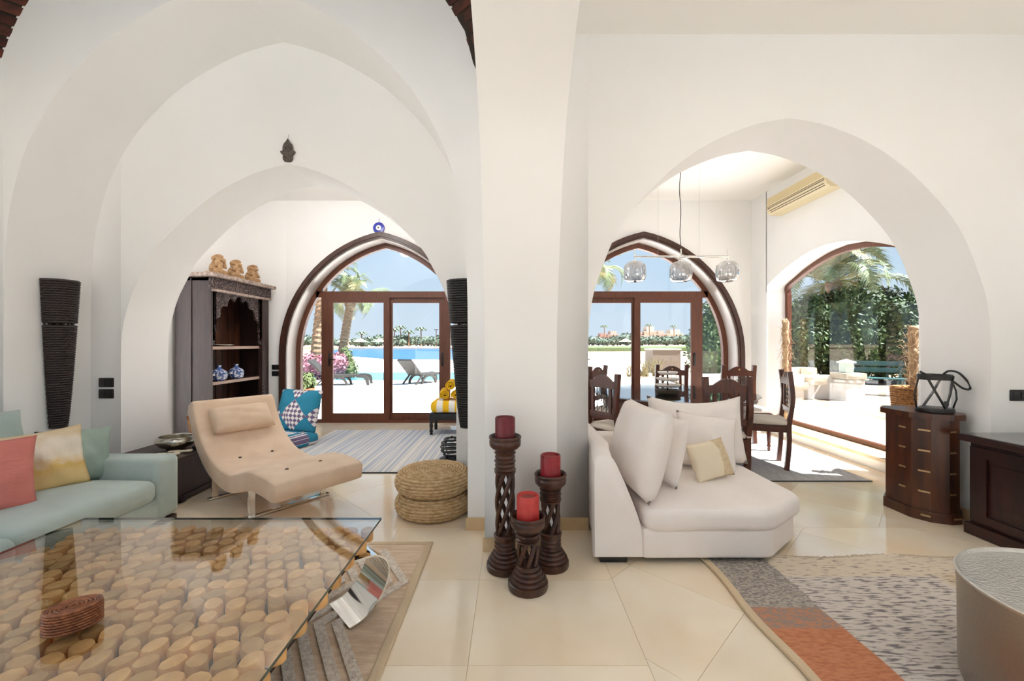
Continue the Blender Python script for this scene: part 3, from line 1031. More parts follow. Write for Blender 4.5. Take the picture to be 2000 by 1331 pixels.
# ---- beige wave lounge chair
FWD = Vector((0.815, -0.58, 0)); 
ch = thing('lounge_chair', 'beige suede wave shaped lounge chair on chrome legs', 'chair', (-1.385, 3.065, 0), math.atan2(-0.815, -0.58))
cl = catmull([(-0.0, 0.285), (-0.10, 0.298), (-0.22, 0.308), (-0.37, 0.305), (-0.55, 0.258), (-0.71, 0.222), (-0.88, 0.232), (-1.08, 0.282),
              (-1.28, 0.405), (-1.40, 0.54), (-1.47, 0.65), (-1.525, 0.765)], 5)
TH = 0.148
NX = [-0.34, -0.335, -0.32, -0.29, -0.22, -0.13, -0.05, 0.05, 0.13, 0.22, 0.29, 0.32, 0.335, 0.34]
FX = [0.80, 0.90, 0.97, 1, 1, 1, 1, 1, 1, 1, 1, 0.97, 0.90, 0.80]
btn = [(-0.13, -0.25), (0.13, -0.25), (-0.13, -1.05), (0.13, -1.05)]
vs, fs = [], []
m = len(cl)
for x, f in zip(NX, FX):
    top, bot = [], []
    for k in range(m):
        p = np.array(cl[k]); q = np.array(cl[max(k - 1, 0)]) - np.array(cl[min(k + 1, m - 1)])
        nn = np.array([-q[1], q[0]]) / np.linalg.norm(q)
        if nn[1] < 0 and k < m * 0.6:
            nn = -nn
        ends = min(k, m - 1 - k)
        fe = f * (0.80 if ends == 0 else 0.95 if ends == 1 else 1.0)
        d = sum(0.022 * math.exp(-((x - bxx) ** 2 + (p[0] - byy) ** 2) / 0.0022) for bxx, byy in btn)
        wr = 0.004 * math.sin(p[0] * 75 + 3 * x) * math.exp(-((p[0] + 0.85) / 0.16) ** 2) * (1 - (x / 0.34) ** 2)
        top.append((x * (1 if ends > 1 else 0.985), *(p + nn * (TH / 2 * fe - d + wr))))
        bot.append((x * (1 if ends > 1 else 0.985), *(p - nn * TH / 2 * fe)))
    vs += top + bot[::-1]
L = 2 * m
for i in range(len(NX) - 1):
    for k in range(L):
        k2 = (k + 1) % L
        fs.append((i * L + k, i * L + k2, (i + 1) * L + k2, (i + 1) * L + k))
fs.append(tuple(range(L))); fs.append(tuple((len(NX) - 1) * L + k for k in range(L - 1, -1, -1)))
# caps as strips instead of big polygons
fs = fs[:-2]
for base in (0, (len(NX) - 1) * L):
    for k in range(m - 1):
        fs.append((base + k, base + k + 1, base + L - 2 - k, base + L - 1 - k))
mb = MB(); mb.add(vs, fs)
shell = mb.build('seat_shell', 'suede', ch, True)
for bxx, byy in btn:
    k = min(range(m), key=lambda i: abs(cl[i][0] - byy))
    z = cl[k][1] + TH / 2 - 0.017
    MB().ell((bxx, byy + (0.012 if byy < -0.9 else 0), z + (0.004 if byy < -0.9 else 0)), (0.013, 0.013, 0.007), 10, 6).build('button', 'button', shell, True)
o = weld(pillow(0.50, 0.25, 0.17, seed=21, pinch=0.02, wrinkle=0.006, ex=0.3).build('head_pillow', 'suede', ch, True))
o.location = (0.0, -1.235, 0.52); o.rotation_euler = (R(38), R(0), 0)
for sx_ in (-1, 1):
    MB().rbox(sx_ * 0.28, -0.47, 0.125, 0.05, 0.016, 0.25, 0.004, 2).build('leg', 'chrome', ch)
    MB().rbox(sx_ * 0.28, -1.14, 0.125, 0.05, 0.016, 0.25, 0.004, 2).build('leg', 'chrome', ch)
MB().rbox(0, -0.47, 0.010, 0.66, 0.05, 0.016, 0.004, 2).build('floor_bar', 'chrome', ch)
MB().rbox(0, -1.14, 0.010, 0.66, 0.05, 0.016, 0.004, 2).build('floor_bar', 'chrome', ch)

# ---- chest with bowl
c = wthing('chest', 'dark wooden storage chest between the teal sofa and the lounge chair', 'chest', (-2.98, 3.8, 0))
MB().rbox(-2.975, 3.86, 0.19, 0.55, 1.02, 0.30, 0.006, 2).build('body', 'dark_wood', c)
MB().rbox(-2.975, 3.84, 0.356, 0.60, 1.10, 0.032, 0.006, 2).build('lid', 'dark_wood', c)
MB().rbox(-2.975, 3.86, 0.035, 0.58, 1.05, 0.04, 0.006, 2).build('plinth', 'dark_wood', c)
mb = MB().rbox(-2.695, 3.66, 0.285, 0.012, 0.03, 0.07, 0.003, 2)
mb.build('hasp', 'brass', c)
for y in (3.42, 4.28):
    MB().rbox(-2.70, y, 0.02, 0.05, 0.06, 0.04, 0.006, 2).build('foot', 'dark_wood', c)
o = MB().lathe([(0.0, 0.0), (0.07, 0.0), (0.075, 0.012), (0.12, 0.03), (0.148, 0.065), (0.15, 0.085), (0.14, 0.105), (0.128, 0.115), (0.122, 0.113), (0.135, 0.085), (0.12, 0.04), (0.0, 0.02)], 36, sy=0.9).build('bowl', 'silver', None, True, angle=50)
o.location = (-2.93, 3.66, 0.373)
tag(o, 'wide engraved silver bowl on the dark wooden chest', 'bowl')
for k, (x, y, rz, lab) in enumerate(((-2.83, 3.45, 12, 'cream remote control lying in front of the silver bowl'), (-2.80, 3.545, 22, 'cream remote control half behind another one beside the silver bowl'))):
    r_ = thing('remote_control', lab, 'remote control', (x, y, 0.373), R(rz))
    MB().rbox(0, 0, 0.011, 0.17, 0.045, 0.02, 0.009, 5).build('body', 'remote', r_, True)
    MB().rbox(0.02, 0, 0.0215, 0.05, 0.02, 0.003, 0.001, 2).build('buttons', 'black_plastic', r_)
o = MB().rbox(0, 0, 0.014, 0.10, 0.07, 0.026, 0.008, 4).build('wallet', 'black_leather', None, True)
o.location = (-2.75, 3.70, 0.373); o.rotation_euler = (0, 0, R(20))
tag(o, 'small black case on the chest beside the silver bowl', 'case')
cushion('bolster_cushion', 'orange_fabric', 0.46, 0.24, 0.17, (-2.92, 4.17, 0.374), (R(10), R(-4), R(28)), 'orange patterned cushion on the chest behind the silver bowl', 31, pinch=0.04)

# ---- carved bookcase in the far left room
bc = wthing('bookcase', 'tall dark wooden bookcase with a carved scalloped arch front', 'bookcase', (-3.93, 5.79, 0))
bX0, bX1, bY0, bY1, bZ = -4.15, -3.71, 5.17, 6.40, 2.10
MB().box(bX0, bX1 - 0.06, bY0, bY0 + 0.03, 0, bZ).build('side_panel', 'dark_wood', bc)
MB().box(bX0, bX1 - 0.06, bY1 - 0.03, bY1, 0, bZ).build('side_panel', 'dark_wood', bc)
MB().rbox(bX0 + 0.20, bY0 - 0.004, 1.05, 0.018, 0.014, 2.1, 0.004, 2).build('side_batten', 'dark_wood', bc)
MB().box(bX1 - 0.06, bX1, bY0, bY0 + 0.035, 0, bZ).build('front_stile', 'dark_wood', bc)
MB().box(bX1 - 0.06, bX1, bY1 - 0.16, bY1, 0, bZ).build('front_stile', 'dark_wood', bc)
for k in range(9):
    w_ = (bY1 - bY0 - 0.06) / 9
    MB().box(bX0, bX0 + 0.02 + 0.004 * (k % 2), bY0 + 0.03 + w_ * k + 0.004, bY0 + 0.03 + w_ * (k + 1) - 0.004, 0.05, bZ).build('plank', 'plank_wood', bc)
for z in (0.10, 0.45, 0.80, 1.25):
    sh = MB().box(bX0 + 0.025, bX1 - 0.075, bY0 + 0.03, bY1 - 0.03, z - 0.03, z).build('shelf', 'dark_wood', bc)
    MB().box(bX1 - 0.075, bX1 - 0.045, bY0 + 0.03, bY1 - 0.16, z - 0.035, z + 0.003).build('shelf_lip', 'shelf_edge', sh)
MB().box(bX0, bX1, bY0, bY1, bZ - 0.03, bZ).build('top_board', 'dark_wood', bc)
MB().rbox(-3.90, 5.785, bZ + 0.04, 0.56, 1.34, 0.05, 0.012, 4).build('cornice', 'pale_carved', bc)
MB().rbox(-3.705, 5.785, bZ - 0.06, 0.06, 1.25, 0.15, 0.01, 3).build('frieze', 'carved', bc)
MB().rbox(-3.69, 5.785, bZ - 0.145, 0.06, 1.22, 0.035, 0.01, 3).build('frieze_moulding', 'pale_carved', bc)
# scalloped arch panel (outline in y,z)
ya, yb_, zb_, zt_ = bY0 + 0.035, bY1 - 0.16, 1.27, bZ - 0.15
cy_, hw_ = (ya + yb_) / 2, (yb_ - ya) / 2 - 0.05
inner_pts = []
NL = 9
for k in range(NL):
    a0, a1 = PI - PI * k / NL, PI - PI * (k + 1) / NL
    for q in range(6):
        a = a0 + (a1 - a0) * q / 6
        bulge = 0.045 * math.sin(PI * q / 6)
        rr_ = 1.0 + bulge / hw_ * 1.3
        zz = 1.32 + 0.54 * rr_ * (math.sin(a)) ** 1.25
        inner_pts.append((cy_ + hw_ * rr_ * math.cos(a), zz))
inner_pts.append((cy_ + hw_, 1.32))
vs, fs = [], []
for xx in (bX1 - 0.035, bX1 - 0.01):
    for (yy, zz) in inner_pts:
        vs.append((xx, yy, zz))
    for (yy, zz) in inner_pts:
        vs.append((xx, min(yb_, max(ya, yy)), zt_))
n_ = len(inner_pts)
for s_ in (0, 2 * n_):
    for k in range(n_ - 1):
        fs.append((s_ + k, s_ + k + 1, s_ + n_ + k + 1, s_ + n_ + k))
for k in range(n_ - 1):
    fs.append((k, 2 * n_ + k, 2 * n_ + k + 1, k + 1))
mb = MB(); mb.add(vs, fs)
mb.box(bX1 - 0.035, bX1 - 0.01, ya, inner_pts[0][0], zb_ - 0.0, zt_)
mb.box(bX1 - 0.035, bX1 - 0.01, inner_pts[-1][0], yb_, zb_ - 0.0, zt_)
mb.build('arch_panel', 'carved', bc)
for k in range(5):
    MB().rbox(bX1 + 0.004, bY1 - 0.08, 0.55 + 0.05 * k + (0.5 if k > 2 else 0), 0.02, 0.13, 0.02, 0.006, 2).build('turned_ring', 'dark_wood', bc)
MB().box(bX0, bX1, bY0, bY1, 0.0, 0.07).build('plinth', 'dark_wood', bc)

# three carved stone animals on the bookcase
def statue(y, pose, label):
    st = thing('statuette', label, 'statuette', (-3.80, y, bZ + 0.065), R(0), 'carved stone animals on the bookcase')
    mb = MB()
    mb.rbox(0, 0, 0.02, 0.17, 0.20, 0.04, 0.012, 4)
    mb.ell((0, -0.01, 0.09), (0.075, 0.085, 0.085)).ell((0.01, 0.0, 0.15), (0.062, 0.068, 0.06))
    for s_ in (-1, 1):
        mb.ell((0.045, s_ * 0.065, 0.05), (0.05, 0.032, 0.03))
        mb.tube([(0.0, s_ * 0.075, 0.14), (0.05, s_ * 0.085, 0.11), (0.055, s_ * (0.03 if pose else 0.055), 0.205 if pose != 2 else 0.16)], [0.026, 0.024, 0.02], 8)
    mb.build('body', 'terracotta_stone', st, True)
    mb = MB().ell((0.01, 0, 0.215), (0.062, 0.066, 0.055)).ell((0.06, 0.0 if pose else 0.02, 0.20), (0.04, 0.04, 0.03))
    mb.ell((0.03, 0, 0.245), (0.05, 0.055, 0.028))
    for s_ in (-1, 1):
        mb.ell((0.0, s_ * 0.068, 0.21), (0.02, 0.014, 0.03))
    mb.build('head', 'terracotta_stone', st, True)
    return st
statue(5.40, 0, 'carved sandstone animal nearest the room on top of the bookcase')
statue(5.75, 1, 'carved sandstone animal in the middle of the bookcase top')
statue(6.12, 2, 'carved sandstone animal nearest the arched door on the bookcase top')
# blue and white pots
def pot(y, label):
    p_ = thing('lidded_pot', label, 'pot', (-3.81, y, 0.802), 0, 'blue and white pots on the bookcase shelf')
    MB().lathe([(0.0, 0), (0.05, 0), (0.085, 0.03), (0.095, 0.07), (0.09, 0.10), (0.0, 0.10)], 24).build('body', 'porcelain', p_, True, angle=50)
    l_ = MB().lathe([(0.098, 0.10), (0.09, 0.115), (0.06, 0.145), (0.025, 0.165), (0.02, 0.18), (0.032, 0.20), (0.0, 0.205)], 24).build('lid', 'porcelain', p_, True)
    mb = MB()
    for s_ in (-1, 1):
        mb.ell((0, s_ * 0.105, 0.085), (0.02, 0.03, 0.012))
    mb.build('handles', 'porcelain_white', p_, True)
pot(5.46, 'blue and white lidded pot nearer the room on the bookcase shelf')
pot(5.80, 'blue and white lidded pot nearer the arched door on the bookcase shelf')
o = MB().lathe([(0.0, 0.0), (0.10, 0.0), (0.20, 0.018), (0.21, 0.026), (0.10, 0.010), (0.0, 0.008)], 32).build('tray', 'silver', None, True)
o.location = (-3.92, 5.55, 1.252); tag(o, 'shallow pale metal tray on the upper bookcase shelf', 'tray')

# ---- blue patterned floor cushion seat
def kilim():
    m = mat('kilim_blue', srgb(40, 128, 156), 0.95, bump=0.2, bscale=150)
    n, l = m.node_tree.nodes, m.node_tree.links
    b = n['Principled BSDF']
    t_ = n.new('ShaderNodeTexCoord')
    mp = n.new('ShaderNodeMapping'); mp.inputs['Rotation'].default_value = (0, R(45), 0); mp.inputs['Scale'].default_value = (3.4, 0.01, 3.4)
    l.new(t_.outputs['Object'], mp.inputs[0])
    ck = n.new('ShaderNodeTexChecker'); ck.inputs['Scale'].default_value = 1.0
    ck.inputs['Color1'].default_value = (*srgb(226, 222, 220), 1); ck.inputs['Color2'].default_value = (*srgb(38, 128, 158), 1)
    l.new(mp.outputs[0], ck.inputs['Vector'])
    mp2 = n.new('ShaderNodeMapping'); mp2.inputs['Rotation'].default_value = (0, R(45), 0); mp2.inputs['Scale'].default_value = (24, 0.01, 24)
    l.new(t_.outputs['Object'], mp2.inputs[0])
    ck2 = n.new('ShaderNodeTexChecker'); ck2.inputs['Scale'].default_value = 1.0
    ck2.inputs['Color1'].default_value = (*srgb(110, 96, 128), 1); ck2.inputs['Color2'].default_value = (*srgb(232, 226, 222), 1)
    l.new(mp2.outputs[0], ck2.inputs['Vector'])
    mx = n.new('ShaderNodeMix'); mx.data_type = 'RGBA'
    l.new(ck.outputs['Fac'], mx.inputs['Factor'])
    mx.inputs[6].default_value = (*srgb(38, 128, 158), 1)
    l.new(ck2.outputs[0], mx.inputs[7])
    l.new(mx.outputs[2], b.inputs['Base Color'])
kilim()
f = thing('floor_seat', 'teal blue floor seat with white diamond kilim pattern behind the lounge chair', 'floor seat', (-2.86, 5.35, 0), R(-20))
o = weld(pillow(0.70, 0.56, 0.20, seed=33, pinch=0.03).build('back_cushion', 'kilim_blue', f, True)); o.location = (0, 0.10, 0.14); o.rotation_euler = (R(-14), 0, 0)
MB().rbox(0, -0.10, 0.085, 0.72, 0.55, 0.15, 0.06, 8, puff=0.01).build('seat_cushion', 'kilim_blue', f, True)

# ---- striped flatweave rug in the far left room
def stripes():
    m = mat('stripe_rug', srgb(190, 196, 206), 0.97, bump=0.4, bscale=150)
    n, l = m.node_tree.nodes, m.node_tree.links
    b = n['Principled BSDF']
    t_ = n.new('ShaderNodeTexCoord')
    mp = n.new('ShaderNodeMapping'); mp.inputs['Scale'].default_value = (34, 0.35, 1); mp.inputs['Rotation'].default_value = (0, 0, R(4))
    l.new(t_.outputs['Object'], mp.inputs[0])
    no = n.new('ShaderNodeTexNoise'); no.inputs['Scale'].default_value = 1.0; no.inputs['Detail'].default_value = 4
    l.new(mp.outputs[0], no.inputs['Vector'])
    r = n.new('ShaderNodeValToRGB')
    r.color_ramp.elements[0].position = 0.40; r.color_ramp.elements[0].color = (*srgb(172, 180, 194), 1)
    r.color_ramp.elements[1].position = 0.58; r.color_ramp.elements[1].color = (*srgb(224, 218, 211), 1)
    l.new(no.outputs['Fac'], r.inputs[0])
    l.new(r.outputs[0], b.inputs['Base Color'])
stripes()
rg = wthing('rug', 'blue grey striped flatweave rug in front of the left arched door', 'rug', (-1.9, 5.2, 0))
MB().rbox(-1.51, 5.20, 0.005, 2.22, 2.05, 0.009, 0.003, 2).build('weave', 'stripe_rug', rg)
MB().rbox(-1.51, 4.18, 0.005, 2.22, 0.02, 0.012, 0.004, 3).build('edge_binding', 'lounger', rg)

# ---- towels on a bench
b_ = wthing('bench', 'low black bench under the yellow towels by the left arched door', 'bench', (-0.85, 6.05, 0.01))
WS[b_.name] = Matrix.Translation((0.85, -6.05, 0))
MB().rbox(-0.80, 6.08, 0.25, 0.72, 0.42, 0.10, 0.01, 3).build('seat', 'black_metal', b_)
for x in (-1.135, -0.47):
    for y in (5.90, 6.26):
        mb = MB().lathe([(0.024, 0), (0.02, 0.03), (0.028, 0.05), (0.02, 0.08), (0.028, 0.12), (0.022, 0.16), (0.028, 0.2), (0.028, 0.30)], 12, c=(x, y, 0))
        mb.build('leg', 'black_metal', b_, True)
def stripemat():
    m = mat('stripe_towel', srgb(240, 190, 30), 0.97, bump=0.5, bscale=120)
    n, l = m.node_tree.nodes, m.node_tree.links
    b = n['Principled BSDF']
    t_ = n.new('ShaderNodeTexCoord'); sp = n.new('ShaderNodeSeparateXYZ'); l.new(t_.outputs['Object'], sp.inputs[0])
    a = n.new('ShaderNodeMath'); a.operation = 'MULTIPLY'; a.inputs[1].default_value = 5.9; l.new(sp.outputs['X'], a.inputs[0])
    fr_ = n.new('ShaderNodeMath'); fr_.operation = 'FRACT'; l.new(a.outputs[0], fr_.inputs[0])
    g_ = n.new('ShaderNodeMath'); g_.operation = 'GREATER_THAN'; g_.inputs[1].default_value = 0.5; l.new(fr_.outputs[0], g_.inputs[0])
    mx = n.new('ShaderNodeMix'); mx.data_type = 'RGBA'
    l.new(g_.outputs[0], mx.inputs['Factor']); mx.inputs[6].default_value = (*srgb(240, 190, 28), 1); mx.inputs[7].default_value = (*srgb(244, 242, 236), 1)
    l.new(mx.outputs[2], b.inputs['Base Color'])
stripemat()
o = MB().rbox(0, 0, 0.085, 0.70, 0.44, 0.17, 0.07, 9, puff=0.01).build('folded_towel', 'stripe_towel', None, True)
o.location = (-0.80, 6.08, 0.311); tag(o, 'yellow and white striped folded beach towel on the black bench', 'towel')
def roll(x, y, z, rz, L_, rad, label):
    r_ = thing('rolled_towel', label, 'towel', (x, y, z), rz, 'rolled yellow towels')
    mb = MB()
    sp = []
    for i in range(50):
        a = i / 49 * 2 * PI * 2.6
        q = rad * (0.25 + 0.75 * i / 49)
        sp.append((q * math.cos(a), q * math.sin(a)))
    vs, fs = [], []
    for yy in (-L_ / 2, L_ / 2):
        for q in (0, 0.016):
            for (px, pz) in sp:
                k = math.hypot(px, pz)
                vs.append((px * (1 - q / (k + 1e-6)), yy, pz * (1 - q / (k + 1e-6)) + rad))
    n_ = 50
    for k in range(n_ - 1):
        fs += [(k, k + 1, n_ + k + 1, n_ + k), (2 * n_ + k, 3 * n_ + k, 3 * n_ + k + 1, 2 * n_ + k + 1), (k, 2 * n_ + k, 2 * n_ + k + 1, k + 1), (n_ + k, n_ + k + 1, 3 * n_ + k + 1, 3 * n_ + k)]
    mb.add(vs, fs)
    mb.build('roll', 'towel_yellow', r_, True, angle=60)
roll(-0.97, 6.08, 0.492, R(8), 0.36, 0.075, 'lower rolled yellow towel lying on the striped towel')
roll(-0.78, 6.08, 0.492, R(-4), 0.36, 0.075, 'rolled yellow towel on the striped towel nearer the wall')
roll(-0.875, 6.08, 0.620, R(3), 0.36, 0.075, 'uppermost rolled yellow towel of the pile on the bench')

# ---- black hoop lantern on the rug behind the wall edge
ln = thing('lantern', 'black striped metal lantern on the rug behind the straw poufs', 'lantern', (-0.66, 4.62, 0.01))
MB().lathe([(0.0, 0), (0.13, 0), (0.14, 0.02), (0.06, 0.035), (0.0, 0.035)], 28).build('base', 'black_metal', ln, True, angle=40)
for k, (z, r_) in enumerate(((0.07, 0.09), (0.11, 0.115), (0.15, 0.12), (0.19, 0.11), (0.23, 0.08))):
    MB().tube([(r_ * math.cos(2 * PI * i / 28), r_ * math.sin(2 * PI * i / 28), z) for i in range(28)], 0.012, 6, closed=True).build('hoop', 'black_metal', ln, True)
for k in range(4):
    a = PI / 4 + PI / 2 * k
    MB().tube([(q * math.cos(a), q * math.sin(a), z) for q, z in ((0.055, 0.03), (0.10, 0.08), (0.118, 0.15), (0.08, 0.23), (0.0, 0.26))], 0.007, 6).build('rib', 'black_metal', ln, True)

# ---- straw poufs
def pouf(z, label, x=-0.606, y=3.25):
    p_ = thing('straw_pouf', label, 'pouf', (x, y, z), 0, 'stacked woven straw poufs')
    H = 0.165
    mb = MB()
    prof = [(0.0, 0.0), (0.17, 0.0), (0.225, 0.006), (0.262, 0.026), (0.28, 0.06), (0.284, 0.085), (0.278, 0.115), (0.258, 0.142), (0.225, 0.158), (0.16, H), (0.0, H + 0.003)]
    mb.lathe(prof, 40)
    mb.build('filling', 'jute', p_, True)
    mb = MB()
    N = 72
    rings = [(0.035 + 0.021 * k, H + 0.002 - 0.012 * (k / 9) ** 3) for k in range(10)]
    rings += [(0.244, 0.150), (0.263, 0.134), (0.275, 0.115), (0.282, 0.094), (0.283, 0.072), (0.278, 0.051), (0.266, 0.031), (0.245, 0.014)]
    for k, (r_, zz) in enumerate(rings):
        pts = [((r_ + 0.0028 * (1 if (i + k) % 2 else -1)) * math.cos(2 * PI * i / N), (r_ + 0.0028 * (1 if (i + k) % 2 else -1)) * math.sin(2 * PI * i / N), zz + 0.0015 * (1 if (i // 2 + k) % 2 else -1)) for i in range(N)]
        mb.tube(pts, 0.0098, 6, closed=True)
    mb.build('woven_coil', 'jute', p_, True)
pouf(0.001, 'lower round woven straw pouf standing on the floor')
pouf(0.168, 'upper round woven straw pouf stacked on another one')

# ---- woven wall sconces
def sconce(x, y, face, mname, label):
    s_ = thing('wall_sconce', label, 'wall lamp', (x, y, 0.654), 0, 'woven cone wall lamps')
    mb = MB()
    NR = 62
    for k in range(NR):
        q = k / (NR - 1)
        z = 1.12 * q
        hw = 0.048 + 0.062 * q ** 0.8
        pr = (0.055 + 0.075 * q ** 0.8) if face > 0 else (0.07 + 0.105 * q ** 0.8)
        if 0.70 < q < 0.715:
            continue
        ring = []
        for i in range(25):
            a = -PI / 2 + PI * i / 24
            wv = 0.003 * (1 if (i + k) % 2 else -1)
            ring.append((face * (pr + wv) * math.cos(a) + face * 0.012, (hw + wv) * math.sin(a), z))
        mb.tube(ring, 0.0118, 5)
    mb.build('woven_shade', mname, s_, True)
    mb = MB()
    for i in range(9):
        a = -PI / 2 + PI * i / 8
        mb.tube([(face * (0.045 + 0.07 * q ** 0.8) * math.cos(a) + face * 0.012, (0.04 + 0.058 * q ** 0.8) * math.sin(a), 1.12 * q) for q in (0, 0.25, 0.5, 0.75, 1)], 0.006, 5)
    mb.build('stake_frame', mname, s_)
    MB().box(0.001 if face > 0 else -0.012, 0.012 if face > 0 else -0.001, -0.05, 0.05, 0.1, 1.0).build('back_plate', mname, s_)
sconce(-3.538, 3.25, 1, 'wicker_dark', 'tall dark woven cone wall lamp above the teal sofa')
sconce(-0.308, 3.25, -1, 'wicker_black', 'tall black woven cone wall lamp above the straw poufs')

# ---- switches
def switch(loc, axis, label):
    s_ = thing('wall_switch', label, 'switch', loc, 0 if axis == 'y' else R(90) * (1 if axis == 'x' else -1), 'black wall switch plates')
    MB().rbox(0, -0.006, 0, 0.125, 0.012, 0.078, 0.006, 4).build('plate', 'black_plastic', s_, True, angle=40)
    for x in (-0.028, 0.028):
        MB().rbox(x, -0.014, 0, 0.045, 0.006, 0.05, 0.002, 2).build('rocker', 'black_plastic', s_)
switch((-3.455 + 0.055, Y3, 0.967), 'y', 'upper black switch plate beside the left woven wall lamp')
switch((-3.40, Y3, 0.873), 'y', 'lower black switch plate beside the left woven wall lamp')
switch((3.52, YN, 0.935), 'y', 'black socket plate above the dark sideboard')
switch((-3.68, YF, 0.92), 'y', 'upper black switch plate between the bookcase and the arched door')
switch((-3.68, YF, 0.82), 'y', 'lower black switch plate between the bookcase and the arched door')

# ---- hamsa and blue eye amulet
h = thing('hamsa_ornament', 'dark metal hand shaped amulet above the left arch', 'wall ornament', (-1.876, Y3, 2.815))
out = [(0, 0.195), (0.012, 0.172), (0.034, 0.148), (0.042, 0.12), (0.042, 0.092), (0.058, 0.092), (0.062, 0.082), (0.052, 0.066), (0.040, 0.056), (0.040, 0.022), (0.030, 0.006), (0.012, 0.0)]
MB().prism(out + [(-x, z) for x, z in reversed(out[1:])], -0.018, -0.002).build('hand', 'pewter', h)
mb = MB()
for x, z in ((0, 0.14), (0.02, 0.11), (-0.02, 0.11), (0, 0.085), (0.02, 0.04), (-0.02, 0.04)):
    mb.ell((x, -0.019, z), (0.009, 0.005, 0.012), 8, 6)
mb.build('relief', 'pewter', h, True)
MB().tube([(0, -0.008, 0.19), (0.003, -0.004, 0.23)], 0.0015, 5).build('wire', 'steel', h)
ev = thing('eye_amulet', 'round blue glass eye amulet hanging above the left arched door', 'wall ornament', (-2.075, YF, 3.09))
Rx = Matrix.Rotation(R(90), 4, 'X')
MB().lathe([(0.0, 0.005), (0.088, 0.005), (0.09, 0.012), (0.085, 0.022), (0.0, 0.026)], 32, T=Rx).build('disc', 'evil_blue', ev, True, angle=40)
MB().lathe([(0.0, 0.024), (0.042, 0.024), (0.04, 0.029), (0.0, 0.031)], 24, T=Rx).build('white_ring', 'porcelain_white', ev, True, angle=40)
MB().lathe([(0.0, 0.030), (0.013, 0.030), (0.011, 0.035), (0.0, 0.036)], 16, T=Rx).build('pupil', 'black_plastic', ev, True, angle=40)
MB().tube([(0, -0.012, 0.088), (0.006, -0.01, 0.12), (0, -0.004, 0.15)], 0.003, 5).build('cord', 'evil_blue', ev)

# ================================================================== RIGHT HALF OF THE ROOM
# ---- candlesticks
def candlestick(x, y, H, label, candle_mat, ch_, cr, clabel, strands=6):
    k = thing('candlestick', label, 'candlestick', (x, y, 0), random.uniform(0, 1), 'twisted wooden candlesticks')
    zb = 0.125 if H < 0.45 else 0.20
    base = [(0.0, 0), (0.105, 0), (0.108, 0.012), (0.106, 0.034), (0.097, 0.038), (0.100, 0.048), (0.096, 0.058), (0.086, 0.061), (0.088, 0.069), (0.083, 0.078), (0.074, 0.081), (0.075, 0.090), (0.070, 0.098), (0.062, 0.101), (0.064, 0.108), (0.060, 0.114)]
    if H >= 0.45:
        base += [(0.062, 0.13), (0.058, 0.14), (0.062, 0.152), (0.058, 0.163), (0.064, 0.178), (0.066, 0.195), (0.060, zb), (0.0, zb)]
    else:
        base += [(0.060, zb), (0.0, zb)]
    MB().lathe(base, 36).build('base', 'candle_wood', k, True, angle=22)
    nt = 0.16 if H > 0.7 else 0.11 if H > 0.5 else 0.085
    zc = H - 0.075                       # underside of the cup
    zt = zc - nt + 0.02                  # top of the open twist
    for s_ in range(strands):
        a0 = 2 * PI * s_ / strands
        n_ = 26
        pts = []
        for i in range(n_):
            q = i / (n_ - 1)
            a = a0 + q * (zt - zb) * 8.2
            rr = 0.043 + 0.004 * math.sin(PI * q)
            pts.append((rr * math.cos(a), rr * math.sin(a), zb - 0.006 + (zt - zb + 0.012) * q))
        MB().tube(pts, 0.0125, 7).build('twisted_strand', 'candle_wood', k, True)
    neck = [(0.0, zt), (0.060, zt), (0.062, zt + 0.008)]
    m_ = 5 if H > 0.5 else 3
    for i in range(m_):
        q = (i + 0.5) / m_
        z0, z1 = zt + 0.01 + (zc - zt - 0.02) * i / m_, zt + 0.01 + (zc - zt - 0.02) * (i + 1) / m_
        neck += [(0.056, z0 + 0.002), (0.064 - 0.004 * (i % 2), (z0 + z1) / 2), (0.055, z1 - 0.002)]
    neck += [(0.055, zc - 0.006), (0.0, zc - 0.004)]
    MB().lathe(neck, 32).build('neck', 'candle_wood', k, True, angle=25)
    cup = [(0.0, zc - 0.008), (0.055, zc - 0.008), (0.075, zc + 0.002), (0.090, zc + 0.018), (0.092, zc + 0.045), (0.088, zc + 0.052), (0.093, zc + 0.06), (0.095, H - 0.006), (0.090, H), (0.083, H - 0.004), (0.078, H - 0.035), (0.0, H - 0.038)]
    MB().lathe(cup, 36).build('cup', 'candle_wood', k, True, angle=60)
    c_ = thing('candle', clabel, 'candle', (x, y, H - 0.0375), 0, 'red pillar candles')
    MB().lathe([(0.0, 0), (cr, 0), (cr, ch_ - 0.006), (cr - 0.004, ch_), (cr - 0.009, ch_ - 0.002), (cr - 0.014, ch_ - 0.012), (0.0, ch_ - 0.016)], 32).build('wax', candle_mat, c_, True, angle=40)
    MB().lathe([(0.0, ch_ - 0.014), (cr - 0.016, ch_ - 0.013), (0.0, ch_ - 0.012)], 24).build('melt_pool', 'wax_top', c_)
    MB().tube([(0, 0, ch_ - 0.016), (0.001, 0.001, ch_ - 0.004)], 0.0015, 5).build('wick', 'black_plastic', c_)
candlestick(-0.040, 2.425, 0.765, 'tallest carved twisted wooden candlestick beside the white pillar', 'candle_dark', 0.145, 0.058, 'dark red pillar candle on the tallest candlestick')
candlestick(0.225, 2.455, 0.540, 'middle sized twisted wooden candlestick nearest the white sofa', 'candle', 0.145, 0.059, 'bright red pillar candle on the middle sized candlestick')
candlestick(0.085, 2.235, 0.385, 'shortest twisted wooden candlestick in front of the other two', 'candle_light', 0.145, 0.060, 'pale red pillar candle on the shortest candlestick')

